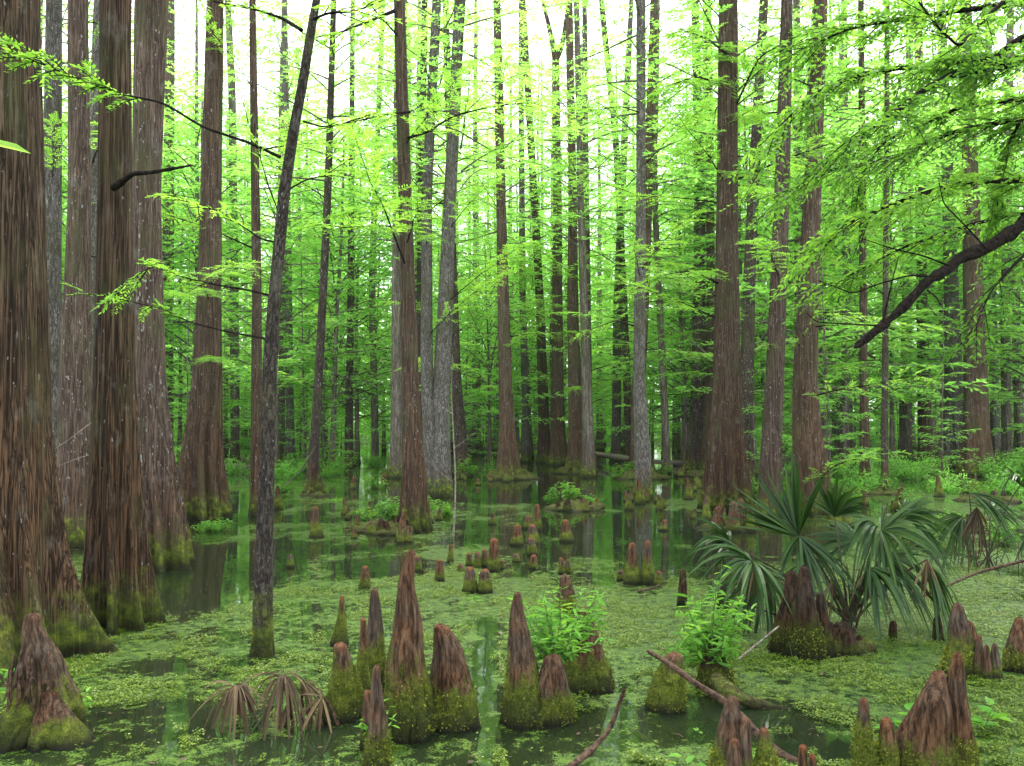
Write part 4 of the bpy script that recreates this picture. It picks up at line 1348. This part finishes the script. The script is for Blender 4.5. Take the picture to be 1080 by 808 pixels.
shrub(742, 775, .06, .05, 3, 4, .04, .02, 'tiny sprout afloat near the fallen branch', seed=14)
shrub(640, 768, .04, .05, 4, 5, .03, .012, 'tiny sprout afloat right of the pointed knee', seed=15)
shrub(340, 748, .10, .08, 6, 6, .04, .02, 'small green weed among the brown wilted fronds', seed=16)
shrub(447, 548, .38, .3, 26, 14, .10, .035, 'ferny plant on the right root of the mossy brown cypress', seed=17, z0=.1)
shrub(412, 558, .38, .3, 28, 14, .09, .04, 'pale-leaved plant on the root mound of the mossy brown cypress', seed=18, z0=.15)
shrub(385, 556, .30, .25, 16, 12, .09, .04, 'whitish-green low plant on the left end of the root mound', seed=19, z0=.12)
shrub(470, 545, .35, .25, 18, 12, .09, .035, 'leafy tuft between the mossy cypress and the pale grey trunk', seed=20)
shrub(600, 532, .38, .35, 26, 14, .10, .045, 'bright leafy clump on top of the mossy islet', seed=21, z0=.12)
shrub(582, 534, .55, .2, 18, 14, .08, .03, 'upright leafy clump at the left end of the mossy islet', seed=22, z0=.05)
shrub(626, 534, .22, .25, 16, 12, .08, .03, 'low yellowish clump at the right end of the mossy islet', seed=23, z0=.08)
shrub(492, 503, .8, .5, 30, 16, .12, .05, 'dark leafy bush at the foot of the dark trunk', seed=24)
shrub(662, 503, .5, .35, 20, 12, .12, .04, 'bright fern on the splayed mossy roots', seed=25, z0=.15)
shrub(795, 536, .6, .3, 20, 14, .10, .035, 'light green plant between the tall cypress and the orange-brown trunk', seed=26, z0=.1)
shrub(828, 540, .6, .25, 16, 12, .10, .03, 'light green sprig beside the orange-brown trunk', seed=27, z0=.1)
shrub(75, 575, .45, .25, 16, 12, .10, .03, 'green sprig growing between the widest trunk and the ridged cypress', seed=28)
shrub(355, 528, .10, .25, 8, 8, .10, .03, 'bright low tuft right of the dark mossy swollen foot', seed=29)
for k, (px, py, h_, sp_, lab) in enumerate([
        (905, 530, .45, .35, 'leafy clump on the weed behind the yellow-mossy knee'), (958, 540, .55, .3, 'leafy clump right of the palm, before the bluish-grey pole'),
        (1000, 560, .35, .3, 'small leafy clump behind the long thin fallen branch'), (1062, 575, .5, .3, 'yellow-green clump under the half-wilted palm'),
        (930, 512, .6, .45, 'dark leafy clump at the foot of the bluish-grey pole'), (1035, 525, .5, .4, 'leafy clump at the foot of the stout brown cypress'),
        (225, 560, .25, .3, 'low tuft on the right side of the fluted skirt'), (298, 520, .5, .35, 'leafy clump behind the slender dark curving tree'),
        (345, 505, .5, .35, 'leafy clump behind the thin leaning tree'), (395, 515, .6, .4, 'leafy clump left behind the mossy brown cypress'),
        (520, 498, .5, .4, 'leafy clump left of the broad dark roots'), (700, 500, .5, .4, 'leafy clump right of the splayed mossy roots'),
        (650, 505, .5, .35, 'leafy clump left of the splayed mossy roots'), (865, 520, .6, .4, 'leafy clump right of the rightmost of three trunks above the palm'),
        (148, 600, .3, .25, 'small sprig at the foot of the white-flecked cypress')]):
    shrub(px, py, h_, sp_, 26, 15, .085, .032, lab, seed=400 + k, group='leafy clumps in the shallows')
g = np.random.default_rng(404)
for k, (px, py, n_, lab) in enumerate([(1010, 590, 26, 'tangle of dead brown stems below the half-wilted palm'), (1060, 600, 20, 'tangle of dead stems at the right edge under the palm'),
                                       (250, 500, 16, 'tangle of pale dead sticks in the far shallows left of the slender dark curving tree'), (915, 545, 12, 'few dead stems behind the right fronds of the dark palm'),
                                       (388, 560, 14, 'dead rootlets over the left end of the root mound by the mossy cypress')]):
    p = on_water(px, py)
    mb = MB()
    for j in range(n_):
        a, b = g.normal(0, .3, 2)
        hh = g.uniform(.1, .65)
        mb.tube([(a, b, -.03), (a + g.normal(0, .1), b + g.normal(0, .1), hh * .6), (a + g.normal(0, .3), b + g.normal(0, .2), hh)], [.007, .005, .002], 4)
    tag(link('dead_brush', mb.mesh('dead_brush', [LOGWOOD if k != 2 else DEADWOOD]), None, (p[0], p[1], 0)), lab, 'brush')
# bushes standing in the farther water
g = np.random.default_rng(55)
BUSH = [shrub(-400, 700, .9, .7, 34, 20, .11, .045, 'tmp', seed=200 + k, leaf=LEAF_SHRUB) for k in range(1)]
tmp = BUSH[0]
kids = [c for c in tmp.children]
BM = []
for k in range(4):
    st, fo = MB(), MB()
    for j in range(36):
        a = g.random() * 2 * PI
        rr = .75 * math.sqrt(g.random())
        hh = g.uniform(.3, 1.0) * (1 - .5 * rr)
        t = np.linspace(0, 1, 4)
        pts = np.stack([rr * math.cos(a) * t, rr * math.sin(a) * t, hh * t - .05], -1)
        st.tube(pts, .006 * (1 - .6 * t), 3)
        nn = 34
        u = .15 + .85 * g.random(nn)
        q = np.stack([np.interp(u, t, pts[:, i]) for i in range(3)], -1) + g.normal(0, .05, (nn, 3))
        d = g.normal(0, 1, (nn, 3)) * [1, 1, .4]
        fo.kites(q, d, np.array([0, 0, 1.0]) + g.normal(0, .35, (nn, 3)), .10, .042)
    BM.append((st.mesh('stem', [STEM]), fo.mesh('foliage', [LEAF_FAR], smooth=False)))
for c in kids:
    bpy.data.objects.remove(c)
bpy.data.objects.remove(tmp)
bushes = []
spots = [(960, 505, 1.2), (915, 520, .9), (1000, 520, .8), (1050, 505, 1.1), (880, 500, 1.0), (205, 495, 1.2), (185, 510, 1.0), (250, 500, .9), (300, 505, 1.0), (352, 500, .9), (1070, 520, .9),
         (130, 520, 1.2), (985, 500, 1.0), (940, 498, .9)]
for (px, py, s) in spots:
    p = on_water(px, py)
    bushes.append((px, p[0], p[1], s))
for k in range(55):
    y = 26 + 38 * g.random()
    x = (g.random() * 2 - 1) * (y * .6 + 1)
    if 480 < colx(x, y) < 770 and y < 46 and g.random() < .8:
        continue
    bushes.append((colx(x, y), x, y, g.uniform(.5, 1.2)))
bushes.sort(key=lambda q: q[0])
cnt = {}
for k, (c, x, y, s) in enumerate(bushes):
    mark = 'the left edge'
    for lx, nm in LAND[1:]:
        if lx <= c:
            mark = nm
    cnt[mark] = cnt.get(mark, 0) + 1
    r_ = link('marsh_bush', None, None, (x, y, -.02), g.random() * 6.3, float(s))
    a_, b_ = BM[k % 4]
    link('stem', a_, r_)
    link('foliage', b_, r_)
    tag(r_, f'low far bush, {ORD[cnt[mark] - 1]} right of {mark}', 'bush', 'low bushes in the far shallows')


# ---------------------------------------------------------------- palm
def blade_strip(mb, base, d, nrm, L, W, droop, mat=0, n=6, fold=.35):
    """one pleated palm segment, tapering and drooping to its tip"""
    d = d / np.linalg.norm(d)
    side = np.cross(d, nrm)
    side /= np.linalg.norm(side) + 1e-9
    up = np.cross(side, d)
    t = np.linspace(0, 1, n)
    mid = base + d * (t * L)[:, None] - np.array([0, 0, 1.0]) * (droop * L * t ** 2.4)[:, None]
    wv = W * np.interp(t, [0, .35, .6, 1], [.25, 1, .8, .03])
    Lp = mid + side * wv[:, None] * .5 + up * (wv * fold)[:, None]
    Rp = mid - side * wv[:, None] * .5 + up * (wv * fold)[:, None]
    P = np.stack([Lp, mid, Rp], 1)
    mb.grid(P, mat, closed=False)


def frond(parent, hub, tip_dir, face, L, spread=2.0, nseg=30, W=.028, droop=.25, seed=0, mat=LEAF_PALM, hastula=None, base=(0, 0, 0), bend=.1, name='frond', pmat=PETIOLE, mess=0.0):
    """fan leaf: hub (end of the stalk), mean direction, normal of the fan"""
    g = np.random.default_rng(seed)
    hub = np.asarray(hub, float)
    d = np.asarray(tip_dir, float)
    d /= np.linalg.norm(d)
    nrm = np.asarray(face, float)
    nrm -= d * (nrm @ d)
    nrm /= np.linalg.norm(nrm)
    sd_ = np.cross(d, nrm)
    mb = MB()
    for k in range(nseg):
        a = spread * (2 * (k + .5) / nseg - 1) / 1.0
        dv = d * math.cos(a) + sd_ * math.sin(a) + nrm * (.10 * abs(math.sin(a)) + g.normal(0, .07)) + g.normal(0, .05 + mess, 3)
        ln = L * (1 - .28 * (abs(a) / spread) ** 2) * g.uniform(.82 - mess, 1.1)
        blade_strip(mb, hub, dv, nrm, ln, W * ln / L * g.uniform(.8, 1.1), droop * g.uniform(.4, 1.6), n=8)
    f = link(name, mb.mesh(name, [mat], smooth=False), parent)
    m2 = MB()
    b0 = np.asarray(base, float)
    t = np.linspace(0, 1, 10)
    pts = b0 + (hub - b0) * t[:, None] + np.array([0, 0, 1.0]) * (bend * np.sin(t * PI))[:, None]
    m2.tube(pts, .011 - .005 * t, 6)
    link('petiole', m2.mesh('petiole', [pmat]), f)
    return f


def Vd(x, z, y=0):
    return (x, y, z)


p = on_water(897, 668)
PY = p[1]
org = np.array([p[0], PY, .1])
palm = thing('fan_palm', 'dark green fan palm rising from a root mass, its fronds spreading both ways', 'palm', org)


def rel(px, py, dy=0.0):
    return at(px, py, PY + dy) - org


FR = [  # hub (column,row,depth), direction, face, length, spread, droop
    ((770, 575, .1), Vd(-.6, .5, -.1), Vd(.3, .8, -.5), .42, 1.3, .6),
    ((880, 545, .2), Vd(.1, .8, -.2), Vd(-.3, .4, -.8), .40, .9, .3),
    ((955, 548, .1), Vd(.5, .5, -.2), Vd(-.2, .8, -.5), .42, 1.2, .6),
    ((915, 600, -.25), Vd(.4, -.2, -.5), Vd(.2, .8, -.4), .36, 1.2, .8),
    ((793, 592, -.35), Vd(-.75, .12, -.5), Vd(.1, .9, -.45), .52, 1.9, .55),
    ((842, 565, -.10), Vd(-.10, 1.0, .05), Vd(-.85, .15, -.6), .60, .75, .05),
    ((841, 566, -.12), Vd(-.95, .50, -.1), Vd(.3, .9, -.5), .62, .35, .0),
    ((843, 566, -.15), Vd(.30, -.75, -.45), Vd(.6, .5, -.75), .58, 1.3, .35),
    ((930, 560, .0), Vd(.35, .15, -.4), Vd(-.25, .8, -.55), .50, 1.9, .35),
    ((925, 556, -.15), Vd(-.50, .25, -.3), Vd(.3, .8, -.5), .36, .9, .8),
    ((935, 585, -.05), Vd(.75, -.55, -.2), Vd(.3, .6, -.7), .48, 1.1, .25),
    ((975, 592, -.10), Vd(.45, -.75, -.15), Vd(.75, .4, -.6), .42, .9, .9),
    ((810, 600, .15), Vd(-.5, -.5, -.2), Vd(-.3, .6, -.7), .45, 1.2, .5),
    ((905, 570, .35), Vd(-.15, .35, .5), Vd(.1, -.6, .8), .42, 1.5, .4),
    ((965, 575, .30), Vd(.6, .15, .4), Vd(0, .7, -.6), .42, 1.4, .5),
    ((870, 590, .25), Vd(-.3, -.1, .5), Vd(.2, .8, -.5), .40, 1.5, .5),
]
for k, (hb, d, fc, ln, sp, dr) in enumerate(FR):
    b = (g.normal(0, .02), g.normal(0, .02), 0)
    frond(palm, rel(*hb), d, fc, ln * 1.16, sp, int(14 + sp * 10), .047, dr * 1.2, seed=700 + k, base=b, bend=.05, mess=.05)
for k, (hb, d, dr) in enumerate([((918, 598, -.05), (.1, .1, -1), .5), ((880, 612, -.1), (-.2, 0, -1), .4), ((978, 590, -.2), (.15, .1, -1), .3), ((795, 600, -.1), (-.1, .1, -1), .3)]):
    frond(palm, rel(*hb), d, (.3, .8, -.2), .34, .5, 9, .022, dr, seed=720 + k, base=(g.normal(0, .03), 0, 0), bend=.04, mat=LEAF_DEAD, name='dead_frond', pmat=LOGWOOD, mess=.25)
for k in range(9):
    mb = MB()
    a = g.normal(0, .5)
    hh = g.uniform(.12, .5)
    mb.tube([(g.normal(0, .04), g.normal(0, .04), -.05), (a * hh * .4, -.02, hh * .55), (a * hh, -.03, hh)], [.010, .008, .005], 5)
    link('leaf_stub', mb.mesh('leaf_stub', [LOGWOOD if k % 2 else PETIOLE]), palm)
# second palm at the right edge, farther
p = on_water(1040, 598)
PY = p[1]
org = np.array([p[0], PY, 0])
palm2 = thing('fan_palm', 'smaller half-wilted fan palm farther back at the right edge', 'palm', org)
for k, (hb, d, fc, ln, sp, dr, mt) in enumerate([
        ((1076, 512, 0), Vd(-.2, .3, -.5), Vd(.1, .7, -.7), .62, 1.6, .9, LEAF_PALM), ((1022, 520, 0), Vd(.5, -.2, -.4), Vd(.2, .8, -.5), .7, .8, .7, LEAF_PALM),
        ((1015, 545, .1), Vd(-.4, -.3, -.2), Vd(.3, .7, -.6), .6, 1.1, .7, LEAF_PALM), ((1045, 540, .2), Vd(.2, .2, .3), Vd(.2, .8, -.5), .6, 1.5, .5, LEAF_PALM),
        ((1030, 535, -.1), Vd(-.2, -.9, -.2), Vd(.5, .3, -.8), .5, .9, .2, LEAF_DEAD), ((1090, 560, 0), Vd(-.1, -.6, -.3), Vd(.5, .4, -.8), .6, 1.2, .4, LEAF_PALM)]):
    frond(palm2, rel(*hb), d, fc, ln, sp, int(10 + sp * 9), .045, dr, seed=730 + k, base=(g.normal(0, .1), 0, 0), bend=.12, mat=mt)
# wilted brown palm
p = on_water(300, 765)
PY = p[1]
org = np.array([p[0], PY, 0])
palm3 = thing('wilted_palm', 'dead brown fan palm collapsed into the weed left of the squat mossy knee', 'palm', org)
for k, (hb, d, fc, ln, sp, dr, mt, b) in enumerate([
        ((300, 712, 0), Vd(.35, .1, -.4), Vd(.2, .8, -.4), .34, .9, 1.5, LEAF_DEAD, (.05, 0, 0)), ((296, 714, -.02), Vd(-.25, .0, -.5), Vd(.2, .8, -.4), .32, .7, 1.6, LEAF_DEAD, (.05, 0, 0)),
        ((248, 725, .05), Vd(-.3, -.1, -.4), Vd(.2, .8, -.4), .30, 1.1, 1.5, LEAF_DEAD, (-.15, 0, 0)), ((250, 722, .0), Vd(.3, -.1, -.4), Vd(.2, .8, -.4), .30, .9, 1.5, LEAF_DEAD, (-.15, 0, 0)),
        ((340, 735, 0), Vd(-.45, -.3, -.4), Vd(.3, .6, -.4), .26, .5, .5, LEAF_DEAD, (.3, 0, 0)), ((290, 745, -.05), Vd(-.8, -.4, -.3), Vd(.2, .8, -.4), .26, .3, .3, LEAF_PALM, (.0, 0, 0)),
        ((302, 745, -.02), Vd(.0, -.9, -.2), Vd(.5, .1, -.8), .16, .3, .1, LEAF_DEAD, (.02, 0, 0)), ((318, 720, .02), Vd(.5, -.2, .1), Vd(.2, .8, -.4), .28, .9, 1.6, LEAF_DEAD, (.1, 0, 0))]):
    frond(palm3, rel(*hb), d, fc, ln, sp, int(9 + sp * 12), .020, dr, seed=760 + k, base=b, bend=.03, mat=mt, name='dead_frond' if mt is LEAF_DEAD else 'frond', pmat=LOGWOOD, mess=.38 if mt is LEAF_DEAD else .1)


# ---------------------------------------------------------------- fallen wood
def stick(name, lab, cat, pix, r0, r1, mat, seed=0, ns=8, twigs=()):
    """pix: (column, row, height above water)"""
    P = []
    for (px, py, z) in pix:
        P.append(on_water(px, py, z))
    P = np.array(P)
    org = P[0] * [1, 1, 0]
    n = len(P)
    t, tt = np.linspace(0, 1, n), np.linspace(0, 1, n * 6)
    Q = np.stack([np.interp(tt, t, P[:, i]) for i in range(3)], -1) - org
    for _ in range(3):
        Q[1:-1] = (Q[:-2] + Q[1:-1] * 2 + Q[2:]) / 4
    g = np.random.default_rng(seed)
    r = (r0 + (r1 - r0) * tt) * (1 + .35 * (vnoise(tt * 9, 0, 0, seed) - .5))
    r[0] *= .3
    r[-1] *= .3
    mb = MB()
    mb.tube(Q, r, ns)
    return tag(link(name, mb.mesh(name, [mat]), None, org), lab, cat)


stick('fallen_branch', 'dark wet branch lying slantwise across the mossy stump-like knee', 'branch', [(682, 686, .30), (706, 700, .33), (735, 722, .26), (762, 738, .20), (780, 755, .12), (815, 790, .02), (850, 812, -.03)], .012, .028, LOGWOOD, 1, 12)
stick('driftwood_stick', 'curved pale-brown stick rising from the bottom edge', 'stick', [(598, 812, .03), (625, 790, .05), (644, 768, .12), (652, 745, .22), (659, 726, .33)], .018, .008, LOGWOOD, 2)
stick('fallen_branch', 'long thin grey-brown branch reaching over the weed to the right edge', 'branch', [(960, 634, .02), (990, 622, .12), (1030, 604, .22), (1085, 590, .34), (1130, 578, .40)], .012, .016, LOGWOOD, 3)
stick('driftwood_stick', 'short thin stick leaning between the airy shrub and the fused knees', 'stick', [(778, 696, .02), (800, 678, .12), (822, 660, .24)], .008, .007, DEADWOOD, 4)
stick('driftwood_stick', 'thin dark twig pointing down left behind the palm stalks', 'stick', [(780, 633, .28), (805, 644, .25), (830, 652, .2)], .006, .006, TWIG, 5)
stick('driftwood_stick', 'small dark stick lying before the isolated four-knee clump', 'stick', [(672, 624, .01), (685, 621, .03), (697, 617, .04)], .014, .010, LOGWOOD, 6)
stick('driftwood_stick', 'thin twig arching up from the weed right of the shrub', 'stick', [(612, 680, .0), (618, 655, .25), (628, 612, .5)], .003, .002, TWIG, 7, 4)
stick('fallen_log', 'pale log lying across the far water left of the mossy roots', 'log', [(494, 473, .3), (530, 472, .38), (568, 473, .42), (600, 472, .35)], .11, .09, DEADWOOD, 8, 10)
stick('fallen_log', 'pale log sloping down across the far water right of centre', 'log', [(618, 478, .35), (650, 482, .35), (690, 487, .2), (735, 489, .02)], .12, .08, DEADWOOD, 9, 10)
stick('fallen_log', 'grey fallen log in the far water left of the slender dark curving tree', 'log', [(232, 491, .12), (255, 492, .2), (280, 493, .1)], .08, .05, DEADWOOD, 10, 10)
stick('submerged_root', 'mossy sunken root running right from the dark mossy knee', 'root', [(752, 716, .10), (775, 735, .06), (805, 745, .01), (835, 752, -.03)], .055, .025, MOUND, 11, 12)
stick('driftwood_stick', 'thin pale dead stem slanting before the thin leaning tree', 'stick', [(300, 512, .3), (318, 496, .9), (333, 470, 1.5)], .012, .008, DEADWOOD, 12, 5)
stick('dead_sapling', 'thin bare grey stem standing before the thick pale trunk', 'sapling', [(477, 566, -.05), (478, 540, .45), (481, 500, 1.15), (480, 470, 1.5), (486, 430, 1.75)][:1] + [(477, 566, -.05)], .01, .01, DEADWOOD, 13, 5) if False else None

# standing dead stem
p = on_water(478, 566)
mb = MB()
zz = np.linspace(-.1, 2.7, 30)
mb.tube(np.stack([.03 * np.sin(zz * 2.1), .02 * np.cos(zz * 3), zz], -1), .017 - .005 * zz, 6)
r_ = thing('dead_sapling', 'thin bare dead stem standing in the water before the thick pale grey trunk', 'sapling', (p[0], p[1], 0))
link('stem', mb.mesh('stem', [DEADWOOD]), r_)
for k in range(3):
    mb = MB()
    z = .8 + .5 * k
    s_ = 1 if k % 2 else -1
    mb.tube([(0, 0, z), (s_ * .2, .05, z + .15), (s_ * .5, .1, z + .42 - .2 * k * .3)], [.005, .004, .002], 5)
    link('twig', mb.mesh('twig', [DEADWOOD]), r_)

# single leaf close to the camera at the left edge, on its twig
p = at(-20, 150, 1.6)
r_ = thing('leafy_twig', 'bright green leaf on a twig poking in at the left edge', 'twig', p)
mb = MB()
mb.tube([(-.25, .03, -.03), (-.1, .01, .0), (.0, 0, 0.0)], [.003, .0025, .0015], 5)
link('stem', mb.mesh('stem', [STEM]), r_)
mb = MB()
mb.kites(np.array([[0, 0, 0.0]]), np.array([[1, .1, -.06]]), np.array([[.1, -.55, .8]]), .085, .026, fold=.15)
link('leaf', mb.mesh('leaf', [LEAF_CYP]), r_)
# fallen needles, bits of bark and leaves on the weed
g = np.random.default_rng(3)
n = 900
yy = 4.4 + 9 * g.random(n) ** 1.4
xx = (g.random(n) * 2 - 1) * yy * .6
a = g.random(n) * 2 * PI
mb = MB()
l = .012 + .05 * g.random(n) ** 3
mb.kites(np.stack([xx, yy, .012 + .012 * g.random(n)], -1), np.stack([np.cos(a), np.sin(a), g.normal(0, .12, n)], -1), np.stack([g.normal(0, .3, n), g.normal(0, .3, n), np.ones(n)], -1), l, l * (.15 + .35 * g.random(n)))
for k in range(60):
    y = 4.6 + 9 * g.random()
    x = (g.random() * 2 - 1) * y * .58
    a_ = g.random() * PI
    q = .06 + .2 * g.random()
    mb.tube([(x, y, .008), (x + q * math.cos(a_) * .5, y + q * math.sin(a_) * .5, .016), (x + q * math.cos(a_), y + q * math.sin(a_), .006)], [.003, .003, .0015], 4)
o = link('leaf_litter', mb.mesh('leaf_litter', [LEAF_DEAD]))
o['kind'] = 'stuff'

# thin haze volume, added to lift the darkness among the far trunks
m = NM('haze')
pv = m.n('VolumePrincipled', ins={'Color': (.95, .97, .92), 'Density': .0003})
m.t.links.new(pv.outputs[0], m.out.inputs[1])
mb = MB()
x0, x1, y0, y1, z0, z1 = -620, 620, -80, 720, -1.6, 36
mb.add([(x, y, z) for z in (z0, z1) for (x, y) in ((x0, y0), (x1, y0), (x1, y1), (x0, y1))], [[0, 3, 2, 1], [4, 5, 6, 7], [0, 1, 5, 4], [1, 2, 6, 5], [2, 3, 7, 6], [3, 0, 4, 7]])
o = link('haze', mb.mesh('haze', [m.mat], smooth=False))
o['kind'] = 'stuff'
